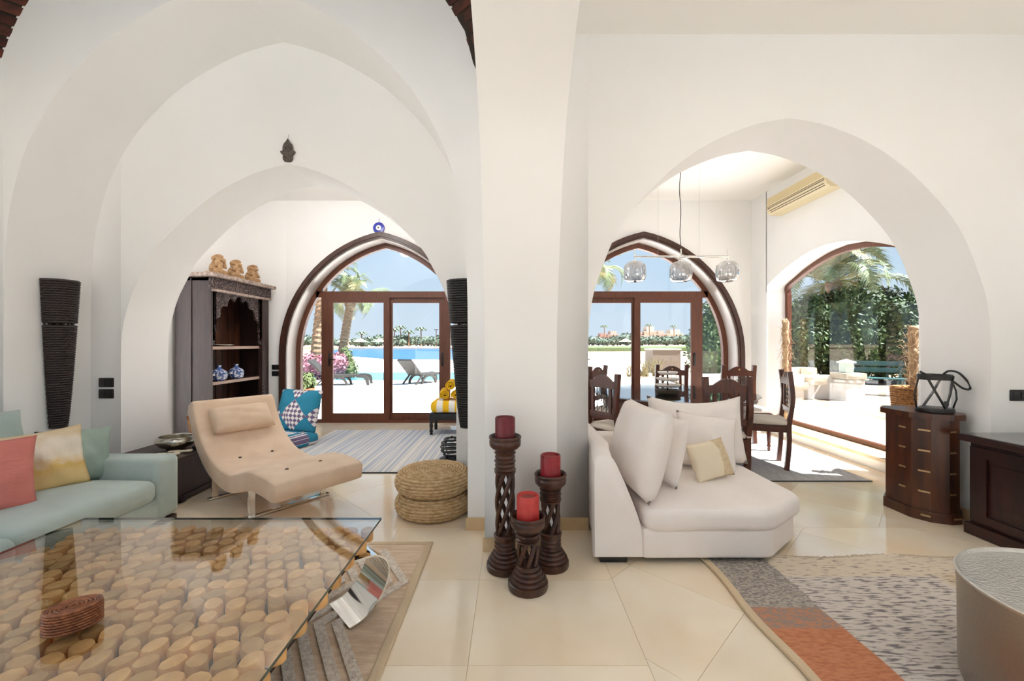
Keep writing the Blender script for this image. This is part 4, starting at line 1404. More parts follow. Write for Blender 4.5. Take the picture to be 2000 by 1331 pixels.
# ---- woven rug on the right
def patch_rug():
    m = mat('patch_rug', srgb(206, 192, 172), 0.97, bump=0.0)
    n, l = m.node_tree.nodes, m.node_tree.links
    b = n['Principled BSDF']
    t_ = n.new('ShaderNodeTexCoord'); sp = n.new('ShaderNodeSeparateXYZ'); l.new(t_.outputs['Object'], sp.inputs[0])
    def math_(op, a, bb=None, c=None):
        q = n.new('ShaderNodeMath'); q.operation = op
        for i_, v in enumerate((a, bb, c)):
            if v is None: continue
            if isinstance(v, (int, float)): q.inputs[i_].default_value = v
            else: l.new(v, q.inputs[i_])
        return q.outputs[0]
    def noise(scale, st, det=3):
        mp = n.new('ShaderNodeMapping'); mp.inputs['Scale'].default_value = st
        l.new(t_.outputs['Object'], mp.inputs[0])
        no = n.new('ShaderNodeTexNoise'); no.inputs['Scale'].default_value = scale; no.inputs['Detail'].default_value = det
        l.new(mp.outputs[0], no.inputs['Vector'])
        return no.outputs['Fac']
    def mix(f, a, bb):
        q = n.new('ShaderNodeMix'); q.data_type = 'RGBA'
        l.new(f, q.inputs['Factor'])
        for i_, v in ((6, a), (7, bb)):
            if isinstance(v, tuple): q.inputs[i_].default_value = (*v, 1)
            else: l.new(v, q.inputs[i_])
        return q.outputs[2]
    def ramp(f, lo, hi):
        q = n.new('ShaderNodeMapRange'); q.inputs['From Min'].default_value = lo; q.inputs['From Max'].default_value = hi
        l.new(f, q.inputs['Value']); return q.outputs[0]
    X, Y = sp.outputs['X'], sp.outputs['Y']
    wig = math_('MULTIPLY_ADD', noise(3, (1, 1, 1)), 0.06, -0.03)
    X = math_('ADD', X, wig); Y = math_('ADD', Y, wig)
    fine = noise(9, (1.6, 9, 1), 4)
    speck = ramp(noise(60, (1, 2, 1), 2), 0.42, 0.58)
    dash = ramp(fine, 0.50, 0.62)
    cream = mix(ramp(fine, 0.56, 0.66), srgb(220, 206, 186), srgb(150, 136, 124))
    greyw = mix(dash, srgb(214, 205, 196), srgb(128, 120, 120))
    grey = mix(speck, srgb(186, 176, 164), srgb(136, 130, 126))
    terra = mix(ramp(noise(30, (1, 3, 1)), 0.4, 0.7), srgb(206, 138, 100), srgb(184, 112, 78))
    terramix = mix(speck, srgb(196, 136, 104), srgb(150, 138, 130))
    ochre = mix(dash, srgb(218, 190, 140), srgb(170, 150, 130))
    # rows by distance from the far edge (object y: far = +)
    col1 = mix(ramp(Y, 0.60, 0.61), terramix, grey)
    col1 = mix(ramp(Y, 0.44, 0.45), terra, col1)
    rest = mix(ramp(Y, 0.86, 0.88), greyw, cream)
    rest = mix(math_('MULTIPLY', ramp(X, 0.15, 0.30), ramp(Y, 0.60, 0.75)), rest, mix(ramp(Y, 0.84, 0.9), ochre, cream))
    out = mix(ramp(X, -0.652, -0.645), col1, rest)
    l.new(out, b.inputs['Base Color'])
    bp = n.new('ShaderNodeBump'); bp.inputs['Strength'].default_value = 0.7; bp.inputs['Distance'].default_value = 0.012
    l.new(fine, bp.inputs['Height']); l.new(bp.outputs[0], b.inputs['Normal'])
patch_rug()
rg = thing('rug', 'woven patchwork rug with a terracotta block in front of the white sofa', 'rug', (2.15, 1.45, 0))
mb = MB()
nx, ny = 40, 60
vs, fs = [], []
def rugz(x, y):
    return 0.010 + 0.012 * math.exp(-((y - 1.06) / 0.05) ** 2) * max(0, math.sin(x * 9 + 0.4)) ** 3 + 0.010 * math.exp(-((x + 0.98) / 0.03) ** 2) * max(0, math.sin(y * 7)) ** 4
for j in range(ny + 1):
    for i in range(nx + 1):
        x, y = -1.0 + 2.0 * i / nx, -1.1 + 2.18 * j / ny
        yy = y + (0.016 * math.sin(x * 8 + 0.7) * (j / ny) ** 8)
        xx = x + 0.010 * math.sin(y * 9) * (1 - i / nx) ** 8
        vs.append((xx, yy, rugz(x, y)))
for j in range(ny):
    for i in range(nx):
        a = j * (nx + 1) + i
        fs.append((a, a + 1, a + nx + 2, a + nx + 1))
mb.add(vs, fs); mb.add([(x, y, 0.001) for x, y, z in vs], [f_[::-1] for f_ in fs])
mb.build('weave', 'patch_rug', rg, True)
mb = MB().tube([(-1.005 + 0.010 * math.sin(y * 9), y, 0.010 + rugz(-1, y) * 0.3) for y in np.linspace(-1.1, 1.08, 50)], 0.01, flat=(0.034, 0.014))
mb.build('side_border', 'rug_border', rg)
mb = MB()
for k in range(150):
    x = -1 + 2.0 * k / 149
    y = 1.08 + 0.016 * math.sin(x * 8 + 0.7)
    dx_ = random.uniform(-0.012, 0.012)
    mb.tube([(x, y - 0.004, 0.010), (x + dx_ * 0.5, y + 0.014, 0.009), (x + dx_, y + random.uniform(0.022, 0.036), 0.003)], 0.0028, 4)
fr_ = mb.build('fringe', 'fringe', rg); fr_['kind'] = 'stuff'

# ---- white corner sofa
s = wthing('corner_sofa', 'white linen corner sofa unit in the right arch', 'sofa', (1.15, 3.0, 0))
def footp(x0, x1, y0, y1, ch_, xl1):
    """outline with a cut front-right corner; left side leans from x0 (front) to xl1 (back)"""
    return [(x0, y0), (x1 - ch_, y0), (x1, y0 + ch_ * 0.85), (x1, y1), (xl1, y1)]
def soft_slab(outline, z0, z1, r, puff=0.0, n=5):
    """slab with rounded upper and lower rims and rounded plan corners"""
    P = [Vector(p) for p in outline]
    m = len(P)
    loop = []
    for i in range(m):
        a, b_, c_ = P[i - 1], P[i], P[(i + 1) % m]
        d1, d2 = (a - b_).normalized(), (c_ - b_).normalized()
        rr = min(r * 1.6, 0.09)
        for q in range(5):
            t_ = q / 4
            loop.append((b_ + d1 * rr) * (1 - t_) ** 2 + b_ * 2 * t_ * (1 - t_) + (b_ + d2 * rr) * t_ ** 2)
    # subdivide the long edges
    fine = []
    for i in range(len(loop)):
        a, b_ = loop[i], loop[(i + 1) % len(loop)]
        k = max(1, int((b_ - a).length / 0.06))
        fine += [a + (b_ - a) * j / k for j in range(k)]
    loop = fine
    cen = sum(loop, Vector((0, 0))) / len(loop)
    N = len(loop)
    vs, fs = [], []
    levels = []
    for q in range(n + 1):
        a = PI / 2 * q / n
        levels.append((r * (1 - math.sin(a)), z0 + r * (1 - math.cos(a))))
    for q in range(n + 1):
        a = PI / 2 * q / n
        levels.append((r * (1 - math.cos(a)), z1 - r * (1 - math.sin(a))))
    for inset, z in levels:
        for p in loop:
            d = (cen - p)
            vs.append((*(p + d.normalized() * inset), z))
    for q in range(1, 7):
        f_ = 1 - q / 6
        for p in loop:
            d = (p - cen); d = d - d.normalized() * r
            pp = cen + d * f_
            vs.append((*pp, z1 + puff * (1 - f_ ** 2)))
    rows = len(levels) + 6
    for j in range(rows - 1):
        for i in range(N):
            k = (i + 1) % N
            fs.append((j * N + i, j * N + k, (j + 1) * N + k, (j + 1) * N + i))
    mb = MB(); mb.add(vs, fs)
    return mb
base_o = [(0.76, 2.455), (1.52, 2.455), (1.83, 2.72), (1.83, 3.50), (0.76, 3.50)]
soft_slab(base_o, 0.035, 0.205, 0.02).build('base', 'white_linen', s, True)
seat_o = [(0.775, 2.435), (1.53, 2.435), (1.87, 2.70), (1.85, 3.40), (0.775, 3.40)]
soft_slab(seat_o, 0.190, 0.325, 0.05, puff=0.022).build('seat_cushion', 'white_linen', s, True)
# left back rest: leaning wedge along y
prof = catmull([(0.478, 0.04), (0.474, 0.30), (0.474, 0.57), (0.482, 0.615), (0.508, 0.638), (0.56, 0.638), (0.60, 0.61), (0.65, 0.51), (0.70, 0.39), (0.742, 0.28), (0.765, 0.18), (0.77, 0.04)], 4)
def wedge(prof, y0, y1, shift):
    n_ = len(prof)
    st = [(y0, 0.94, 0.0), (y0 + 0.012, 0.98, 0.0), (y0 + 0.035, 1, 0.0), (y0 + 0.2, 1, 0.4), (y0 + 0.40, 1, 1.0), (y1 - 0.2, 1, 1.0), (y1 - 0.03, 1, 1), (y1 - 0.01, 0.985, 1), (y1, 0.95, 1)]
    cx = sum(p[0] for p in prof) / n_; cz = 0.28
    vs, fs = [], []
    for y, f_, q in st:
        for x, z in prof:
            vs.append((cx + (x - cx) * f_ + shift * q * (1 if x < cx else 0.2), y, max(0.035, cz + (z - cz) * f_)))
    for j in range(len(st) - 1):
        for i in range(n_):
            k = (i + 1) % n_
            fs.append((j * n_ + i, j * n_ + k, (j + 1) * n_ + k, (j + 1) * n_ + i))
    fs.append(tuple(range(n_ - 1, -1, -1))); fs.append(tuple((len(st) - 1) * n_ + i for i in range(n_)))
    return MB().add(vs, fs)
wedge(prof, 2.445, 3.50, 0.060).build('left_back_rest', 'white_linen', s, True, angle=50)
mb = MB()
mb.rbox(1.12, 3.56, 0.29, 1.10, 0.16, 0.51, 0.05, 7)
mb.build('rear_back_rest', 'white_linen', s, True)
for x, y in ((0.60, 2.52), (1.42, 2.58), (1.76, 3.45), (0.62, 3.55)):
    MB().rbox(x, y, 0.0185, 0.16 if x < 0.61 else 0.10, 0.08, 0.036, 0.004, 2).build('foot', 'black_plastic', s)
T = Matrix.Translation((0.785, 2.84, 0.335)) @ Euler((0, 0, R(-86))).to_matrix().to_4x4() @ Euler((R(-14), 0, 0)).to_matrix().to_4x4()
mb = MB(); p = pillow(0.72, 0.56, 0.24, seed=51, pinch=0.04, wrinkle=0.008, ex=0.32); mb.add(p.v, p.f, T)
weld(mb.build('back_cushion', 'white_linen', s, True))
T = Matrix.Translation((1.50, 3.37, 0.335)) @ Euler((0, 0, R(-4))).to_matrix().to_4x4() @ Euler((R(-14), 0, 0)).to_matrix().to_4x4()
mb = MB(); p = pillow(0.76, 0.54, 0.22, seed=52, pinch=0.05, wrinkle=0.012, dent=0.05, ex=0.38); mb.add(p.v, p.f, T)
weld(mb.build('back_cushion', 'white_linen', s, True))
cushion('cushion', 'white_linen', 0.44, 0.46, 0.19, (0.995, 2.93, 0.345), (R(-14), R(0), R(-70)), 'white cushion seen edge on leaning on the left back of the white sofa', 53, wr=0.006)
cushion('cushion', 'white_linen', 0.46, 0.42, 0.15, (1.46, 3.17, 0.345), (R(-20), R(8), R(-6)), 'square white cushion behind the beige cushion on the white sofa', 54, wr=0.006)
lc = thing('lumbar_cushion', 'small beige two tone lumbar cushion on the white sofa', 'cushion', (1.43, 2.93, 0.345), R(24))
pl = pillow(0.36, 0.27, 0.13, seed=55, wrinkle=0.005, n=20)
for nm, mm, sel in (('plain_half', 'beige_linen', lambda x: x < 0.045), ('knitted_half', 'beige_knit', lambda x: x >= 0.045)):
    mb = MB()
    keep = [f_ for f_ in pl.f if sel(sum(pl.v[i][0] for i in f_) / 4)]
    mb.add(pl.v, keep)
    o = weld(mb.build(nm, mm, lc, True))
    bm = bmesh.new(); bm.from_mesh(o.data)
    bmesh.ops.delete(bm, geom=[v for v in bm.verts if not v.link_faces], context='VERTS')
    bm.to_mesh(o.data); bm.free()
    o.rotation_euler = (R(-22), R(-4), 0)

# ---- hammered drum table
d = thing('drum_table', 'round hammered silver metal drum table at the right edge', 'side table', (2.05, 1.395, 0.011))
MB().lathe([(0.385, 0.0), (0.392, 0.02), (0.395, 0.35), (0.40, 0.409), (0.392, 0.409), (0.388, 0.36), (0.0, 0.34)], 72).build('drum', 'drum_side', d, True, angle=40)
MB().lathe([(0.402, 0.404), (0.403, 0.412), (0.398, 0.416), (0.385, 0.404), (0.372, 0.372), (0.366, 0.366)] + [(0.36 - 0.012 * i, 0.3645 + 0.0012 * (i % 2)) for i in range(29)] + [(0.0, 0.364)], 72).build('tray_top', 'hammered', d, True, angle=30)
mb = MB()
for k in range(90):
    a = 2 * PI * k / 90
    for q, (r_, z_) in enumerate(((0.383, 0.396), (0.377, 0.384))):
        aa = a + q * PI / 90
        mb.ell((r_ * math.cos(aa), r_ * math.sin(aa), z_), (0.008, 0.008, 0.006), 6, 4)
sd = mb.build('rim_studs', 'hammered', d, True); sd['kind'] = 'stuff'

# ---- octagonal cabinet
oc = wthing('octagonal_cabinet', 'small octagonal brown wooden cabinet with brass inlay strips beside the arch', 'cabinet', (3.10, 3.2, 0))
octo = [(2.965, 3.36), (2.965, 3.13), (3.03, 3.03), (3.13, 2.985), (3.22, 2.995), (3.30, 3.08), (3.30, 3.36), (3.22, 3.44), (3.05, 3.44)]
cx_, cy_ = 3.13, 3.21
def grow(P, g_):
    return [(cx_ + (x - cx_) * (1 + g_ / 0.17), cy_ + (y - cy_) * (1 + g_ / 0.22)) for x, y in P]
MB().prism(grow(octo, -0.004), 0.0, 0.075, 'z').build('plinth', 'sheesham', oc)
bod = MB().prism(grow(octo, -0.016), 0.075, 0.745, 'z').build('body', 'sheesham', oc)
MB().prism(grow(octo, 0.012), 0.745, 0.785, 'z').build('top', 'sheesham', oc)
inner_o = grow(octo, -0.015)
def strip(p, q, t0, t1, z):
    a, b_ = Vector(p), Vector(q)
    u_ = (b_ - a).normalized(); nrm = Vector((-u_.y, u_.x))
    if nrm.dot(Vector((cx_, cy_)) - a) > 0: nrm = -nrm
    p0, p1 = a + (b_ - a) * t0, a + (b_ - a) * t1
    vs = []
    for z_ in (z - 0.006, z + 0.006):
        for p_ in (p0, p1):
            vs += [(*p_, z_), (*(p_ + nrm * 0.003), z_)]
    return MB().add(vs, [(0, 1, 3, 2), (4, 6, 7, 5), (1, 5, 7, 3), (0, 2, 6, 4), (0, 4, 5, 1), (2, 3, 7, 6)])
for z in (0.66, 0.51, 0.36, 0.21):
    strip(inner_o[0], inner_o[1], 0.55, 0.8, z).build('inlay_strip', 'brass', bod)
    strip(inner_o[1], inner_o[2], 0.35, 0.95, z).build('inlay_strip', 'brass', bod)
    strip(inner_o[3], inner_o[4], 0.05, 0.6, z).build('inlay_strip', 'brass', bod)
    strip(inner_o[4], inner_o[5], 0.55, 0.9, z).build('inlay_strip', 'brass', bod)
pl_o = grow(octo, -0.003)
strip(pl_o[1], pl_o[2], 0.5, 0.95, 0.04).build('inlay_strip', 'brass', oc)
strip(pl_o[3], pl_o[4], 0.2, 0.9, 0.04).build('inlay_strip', 'brass', oc)

# ---- glass lantern with leather straps on the cabinet
gl = thing('glass_lantern', 'clear glass lantern with black leather straps on the octagonal cabinet', 'lantern', (3.15, 3.13, 0.786), R(-20))
MB().lathe([(0.0, 0), (0.105, 0), (0.108, 0.01), (0.106, 0.03), (0.095, 0.034), (0.0, 0.034)], 32).build('base', 'black_leather', gl, True, angle=40)
MB().lathe([(0.094, 0.034), (0.090, 0.25), (0.087, 0.25), (0.091, 0.036)], 32, cap=False).build('glass_body', 'clear_glass', gl, True, angle=40)
MB().lathe([(0.096, 0.24), (0.098, 0.25), (0.098, 0.275), (0.094, 0.28), (0.086, 0.278), (0.086, 0.242)], 32, cap=False).build('top_ring', 'black_leather', gl, True, angle=40)
for path in ([(-0.07, -0.068, 0.25), (-0.035, -0.092, 0.15), (0.01, -0.10, 0.05), (0.015, -0.10, 0.03)], [(0.08, -0.055, 0.27), (0.05, -0.085, 0.15), (0.02, -0.10, 0.05), (0.01, -0.10, 0.03)],
             [(0.07, 0.068, 0.25), (0.03, 0.092, 0.13), (-0.02, 0.10, 0.03)]):
    MB().tube(path, 0.01, flat=(0.022, 0.006)).build('strap', 'black_leather', gl)
for s_ in (-1, 1):
    MB().tube([(s_ * 0.094, 0, 0.25), (s_ * 0.118, -0.01, 0.16), (s_ * 0.122, -0.01, 0.10), (s_ * 0.106, 0, 0.03)], 0.0055, 6).build('side_cord', 'black_leather', gl, True)
MB().tube(catmull([(-0.10, -0.03, 0.30), (-0.06, -0.05, 0.275), (0.05, -0.05, 0.255), (0.14, -0.04, 0.185), (0.19, -0.02, 0.18), (0.195, 0.0, 0.22), (0.15, 0.02, 0.29), (0.10, 0.03, 0.305), (0.07, 0.04, 0.28)], 5), 0.0075, 7).build('handle', 'black_leather', gl, True)
MB().rbox(0.018, -0.104, 0.075, 0.03, 0.008, 0.034, 0.003, 2).build('buckle', 'black_metal', gl)

# ---- dark sideboard
sb = wthing('sideboard', 'dark mahogany sideboard with a panelled side at the right edge', 'sideboard', (3.48, 2.6, 0))
MB().rbox(3.48, 2.59, 0.335, 0.70, 0.56, 0.59, 0.006, 2).build('body', 'mahogany', sb)
MB().rbox(3.46, 2.59, 0.655, 0.78, 0.62, 0.05, 0.008, 3).build('top', 'mahogany', sb)
MB().rbox(3.46, 2.59, 0.6815, 0.77, 0.61, 0.004, 0.001, 1).build('glass_cover', 'table_glass', sb)
MB().rbox(3.47, 2.59, 0.04, 0.74, 0.59, 0.078, 0.006, 2).build('plinth', 'mahogany', sb)
mb = MB()
for b_ in ((2.40, 2.76, 0.53, 0.60), (2.40, 2.76, 0.10, 0.15), (2.76, 2.86, 0.10, 0.60), (2.32, 2.40, 0.10, 0.60)):
    mb.box(3.118, 3.132, *b_)
mb.build('side_frame', 'mahogany', sb)
MB().rbox(3.13, 2.58, 0.34, 0.016, 0.30, 0.33, 0.008, 3).build('raised_panel', 'mahogany', sb)

# ---- dining rug, table, chairs
mat('grey_rug', srgb(200, 197, 193), 0.97, col2=srgb(172, 170, 168), nscale=70, stretch=(1, 0.15, 1), bump=0.3, bscale=120)
rg = wthing('rug', 'plain grey flatweave rug under the round dining table', 'rug', (1.9, 4.9, 0))
MB().rbox(1.88, 4.90, 0.005, 2.98, 1.96, 0.008, 0.003, 2).build('weave', 'grey_rug', rg)
MB().rbox(1.88, 3.925, 0.006, 2.98, 0.012, 0.010, 0.003, 2).build('edge_binding', 'lounger', rg)
dt = thing('dining_table', 'round dark wooden dining table with a glass top', 'dining table', (1.75, 4.6, 0.01))
MB().lathe([(0.0, 0.69), (0.80, 0.69), (0.82, 0.70), (0.82, 0.732), (0.80, 0.738), (0.0, 0.738)], 64).build('table_top', 'red_wood', dt, True, angle=40)
MB().lathe([(0.0, 0.742), (0.845, 0.742), (0.85, 0.747), (0.845, 0.752), (0.0, 0.752)], 64).build('glass_top', 'table_glass', dt, True, angle=40)
MB().lathe([(0.72, 0.60), (0.74, 0.69), (0.70, 0.69), (0.70, 0.60)], 48, cap=False).build('apron', 'red_wood', dt, True, angle=40)
MB().lathe([(0.0, 0.0), (0.30, 0.0), (0.31, 0.03), (0.26, 0.06), (0.10, 0.10), (0.075, 0.2), (0.11, 0.35), (0.075, 0.5), (0.14, 0.62), (0.3, 0.69), (0.0, 0.69)], 32).build('pedestal', 'red_wood', dt, True, angle=60)
tr = thing('tiered_stand', 'three tier serving stand on the round dining table', 'serving stand', (1.625, 4.38, 0.7625))
MB().lathe([(0.0, 0), (0.09, 0), (0.12, 0.02), (0.13, 0.05), (0.115, 0.05), (0.08, 0.02), (0.0, 0.015)], 32).build('bottom_bowl', 'tier_base', tr, True, angle=40)
for z, r_ in ((0.085, 0.125), (0.15, 0.115), (0.215, 0.10)):
    MB().lathe([(0.0, z - 0.006), (r_ - 0.02, z - 0.006), (r_, z + 0.012), (r_, z + 0.022), (r_ - 0.02, z + 0.004), (0.0, z)], 32).build('tier_plate', 'tier_plate', tr, True, angle=40)
MB().tube([(0, 0, 0.01), (0, 0, 0.26)], 0.007, 8).build('stem', 'black_metal', tr, True)

def make_chair(label):
    c_ = thing('dining_chair', label, 'chair', (0, 0, 0), 0, 'carved wooden dining chairs')
    for s_ in (-1, 1):
        pth = catmull([(s_ * 0.185, 0.02, 0.0), (s_ * 0.185, 0.0, 0.25), (s_ * 0.187, 0.0, 0.46), (s_ * 0.19, -0.03, 0.72), (s_ * 0.19, -0.005, 1.0)], 4)
        MB().tube(pth, 0.02, flat=(0.042, 0.045)).build('back_post', 'chair_wood', c_)
    top = [(-0.185, 0.925), (-0.12, 0.93), (-0.10, 0.945), (-0.06, 0.97), (-0.02, 0.985), (0.0, 0.978), (0.02, 0.985), (0.06, 0.97), (0.10, 0.945), (0.12, 0.93), (0.185, 0.925), (0.185, 0.855), (0.0, 0.862), (-0.185, 0.855)]
    cr_ = MB().prism(top, -0.028, 0.002).build('crest_rail', 'chair_wood', c_)
    MB().ell((0, 0.006, 0.945), (0.012, 0.008, 0.012), 8, 6).build('rosette', 'brass', cr_, True)
    MB().rbox(0, -0.018, 0.60, 0.36, 0.026, 0.06, 0.004, 2).build('back_rail', 'chair_wood', c_)
    for s_ in (-1, 1):
        MB().box(s_ * 0.115 - 0.016, s_ * 0.115 + 0.016, -0.034, -0.014, 0.62, 0.86).build('stile', 'chair_wood', c_)
    mb = MB()
    for x in (-0.06, 0.0, 0.06):
        mb.tube([(x, -0.024, 0.62), (x, -0.024, 0.86)], 0.0035, 5)
    for x in (-0.075, -0.03, 0.03, 0.075):
        z_ = 0.64
        k = 0
        pts = []
        while z_ < 0.86:
            pts.append((x + (0.018 if k % 2 else -0.018), -0.024, z_)); z_ += 0.045; k += 1
        mb.tube(pts, 0.003, 5)
    for z_ in (0.68, 0.74, 0.80):
        for x in (-0.06, 0, 0.06):
            mb.ell((x, -0.024, z_), (0.010, 0.005, 0.010), 6, 4)
    mb.build('iron_lattice', 'iron', c_)
    mb = MB().rbox(0, 0.20, 0.415, 0.42, 0.44, 0.07, 0.006, 2)
    mb.build('seat_frame', 'chair_wood', c_)
    MB().rbox(0, 0.205, 0.474, 0.42, 0.43, 0.05, 0.022, 6, puff=0.006).build('seat_cushion', 'seat_cream', c_, True)
    for s_ in (-1, 1):
        MB().lathe([(0.014, 0.0), (0.018, 0.02), (0.014, 0.04), (0.024, 0.06), (0.016, 0.075), (0.02, 0.12), (0.026, 0.28), (0.018, 0.31), (0.026, 0.33), (0.026, 0.39)], 14, c=(s_ * 0.18, 0.385, 0)).build('front_leg', 'chair_wood', c_, True, angle=60)
    for s_ in (-1, 1):
        MB().tube([(s_ * 0.17, 0.03, 0.505), (s_ * 0.185, -0.03, 0.47)], 0.01, flat=(0.04, 0.008)).build('cushion_tie', 'seat_cream', c_)
    return c_
def face(dx_, dy_):
    return math.atan2(-dx_, dy_)
c0 = make_chair('carved dining chair with its back to the white sofa')
Z = 0.0095
c0.location = (1.89, 3.70, 0.0); c0.rotation_euler = (0, 0, face(0.0, 1))
GR = 'carved wooden dining chairs'
copy_thing(c0, (0.88, 4.04, Z), face(0.84, 0.54), 'carved dining chair beside the pillar, partly behind the wall edge', GR)
copy_thing(c0, (1.09, 5.28, Z), face(0.75, -0.66), 'carved dining chair on the far left of the round table', GR)
copy_thing(c0, (2.12, 5.56, Z), face(-0.05, -1), 'carved dining chair behind the tiered serving stand', GR)
copy_thing(c0, (2.93, 5.42, Z), face(-0.10, -1), 'carved dining chair in the far corner by the arched door', GR)
copy_thing(c0, (2.87, 4.42, Z), face(-0.93, 0.37), 'carved dining chair beside the picture window, seen from the side', GR)

# ---- pendant lamp
pn = wthing('pendant_lamp', 'chrome bar pendant lamp with three mirrored glass globes over the dining table', 'pendant lamp', (1.85, 4.6, 2.0))
MB().tube([(1.34, 4.6, 2.245), (2.37, 4.6, 2.245)], 0.012, 10).build('bar', 'chrome', pn, True)
MB().lathe([(0.0, 3.49), (0.06, 3.49), (0.06, 3.518), (0.0, 3.518)], 24, c=(1.85, 4.6, 0)).build('ceiling_rose', 'chrome', pn, True, angle=40)
MB().tube(catmull([(1.85, 4.6, 3.50), (1.848, 4.6, 3.2), (1.835, 4.6, 2.98), (1.85, 4.6, 2.75), (1.84, 4.6, 2.5), (1.852, 4.6, 2.33)], 5), 0.004, 6).build('cable', 'black_plastic', pn, True)
MB().tube([(1.852, 4.6, 2.33), (1.852, 4.6, 2.24)], 0.008, 8).build('cable_sleeve', 'chrome', pn, True)
for x in (1.60, 2.05):
    MB().tube([(x, 4.6, 2.25), (x, 4.6, 3.52)], 0.0012, 4).build('suspension_wire', 'steel', pn)
for x in (1.346, 1.85, 2.36):
    MB().tube([(x, 4.6, 2.33), (x, 4.6, 2.18)], 0.006, 8).build('rod', 'chrome', pn, True)
    g_ = MB().lathe([(0.03, 2.195), (0.07, 2.185), (0.105, 2.155), (0.118, 2.11), (0.118, 2.03), (0.105, 1.985), (0.07, 1.972), (0.0, 1.97)], 32, c=(x, 4.6, 0), cap=False).build('globe', 'lamp_glass', pn, True)
    MB().lathe([(0.0, 2.20), (0.032, 2.20), (0.032, 2.17), (0.018, 2.16), (0.018, 2.12), (0.0, 2.12)], 16, c=(x, 4.6, 0)).build('bulb_holder', 'chrome', g_, True, angle=40)

# ---- air conditioner
ac = wthing('air_conditioner', 'cream wall mounted air conditioner above the picture window', 'air conditioner', (3.73, 5.2, 3.06))
outl = [(3.729, 3.30), (3.60, 3.31), (3.54, 3.28), (3.525, 3.16), (3.54, 3.10), (3.58, 3.065), (3.729, 3.06)]
MB().prism(outl, 4.72, 5.82, 'y').build('housing', 'ac_plastic', ac)
MB().box(3.526, 3.533, 4.74, 5.80, 3.19, 3.285).build('intake_grille', 'ac_grille', ac)
for z in (3.165, 3.145):
    MB().box(3.521, 3.53, 4.74, 5.80, z - 0.0025, z + 0.0025).build('panel_line', 'ac_shadow', ac)
MB().add([(3.533, 4.76, 3.115), (3.533, 5.76, 3.115), (3.552, 5.76, 3.086), (3.552, 4.76, 3.086)], [(0, 1, 2, 3)]).add([(3.545, 4.76, 3.118), (3.545, 5.76, 3.118), (3.56, 5.76, 3.09), (3.56, 4.76, 3.09)], [(3, 2, 1, 0)]).build('outlet_slot', 'ac_shadow', ac)
MB().rbox(3.525, 5.77, 3.14, 0.006, 0.02, 0.01, 0.001, 1).build('indicator', 'black_plastic', ac)

# ---- dried palm stalks on the window step
def stalk(x, y, z0, h, label, spread=0.10, nl=160):
    s_ = thing('dried_palm_stalk', label, 'dried plant', (x, y, z0), 0, 'dried palm stalks on the window step')
    mb = MB()
    pts = catmull([(0, 0, 0), (0.01, 0.01, h * 0.3), (-0.005, 0.0, h * 0.6), (0.0, 0.01, h * 0.85), (0.0, 0.0, h)], 6)
    mb.tube(pts, [0.022 + 0.014 * math.sin(i * 1.7) ** 2 + 0.012 * (i / len(pts)) for i in range(len(pts))], 9)
    mb.build('stem', 'dry_palm', s_, True)
    mb = MB()
    rs = np.random.default_rng(int(x * 100 + y * 10))
    for k in range(nl * 2):
        q = rs.uniform(0.25, 0.98)
        a = rs.uniform(0, 2 * PI)
        L_ = rs.uniform(0.25, 1) * spread * (0.5 + 0.9 * (1 - abs(q - 0.72) * 2))
        z = h * q
        up = rs.uniform(-0.16, 0.12)
        a2 = a + rs.uniform(-0.9, 0.9)
        mb.tube([(0.02 * math.cos(a), 0.02 * math.sin(a), z - 0.03), (0.55 * L_ * math.cos(a), 0.55 * L_ * math.sin(a), z + up * 0.3 + 0.03), (L_ * math.cos(a2), L_ * math.sin(a2), z + up)], [0.0035, 0.0025, 0.0008], 4)
    f_ = mb.build('dry_fronds', 'dry_palm', s_); f_['kind'] = 'stuff'
    mb = MB()
    for k in range(14):
        a = rs.uniform(0, 2 * PI); z = h * rs.uniform(0.75, 1.0)
        mb.ell((0.03 * math.cos(a), 0.03 * math.sin(a), z), (0.025, 0.02, 0.045), 7, 5)
    mb.build('husk', 'dry_palm', s_, True)
stalk(3.90, 5.98, 0.14, 1.47, 'dried palm stalk at the far side of the picture window')
bk = thing('woven_basket', 'tall woven straw basket on the window step behind the octagonal cabinet', 'basket', (3.865, 4.045, 0.14))
MB().lathe([(0.0, 0), (0.13, 0), (0.145, 0.2), (0.15, 0.5), (0.165, 0.72), (0.155, 0.74), (0.14, 0.5), (0.12, 0.02), (0.0, 0.02)], 28).build('body', 'basket', bk, True)
mb = MB()
for k in range(34):
    z = 0.012 + 0.0215 * k
    r_ = 0.134 + 0.012 * min(1, z / 0.2) + 0.018 * max(0, (z - 0.45) / 0.29)
    mb.tube([((r_ + 0.003 * (1 if (i + k) % 2 else -1)) * math.cos(2 * PI * i / 44), (r_ + 0.003 * (1 if (i + k) % 2 else -1)) * math.sin(2 * PI * i / 44), z) for i in range(44)], 0.0105, 5, closed=True)
mb.build('weave', 'basket', bk, True)
stalk(3.87, 4.04, 0.165, 1.30, 'dried palm stalk standing in the woven basket by the picture window', 0.13, 120)

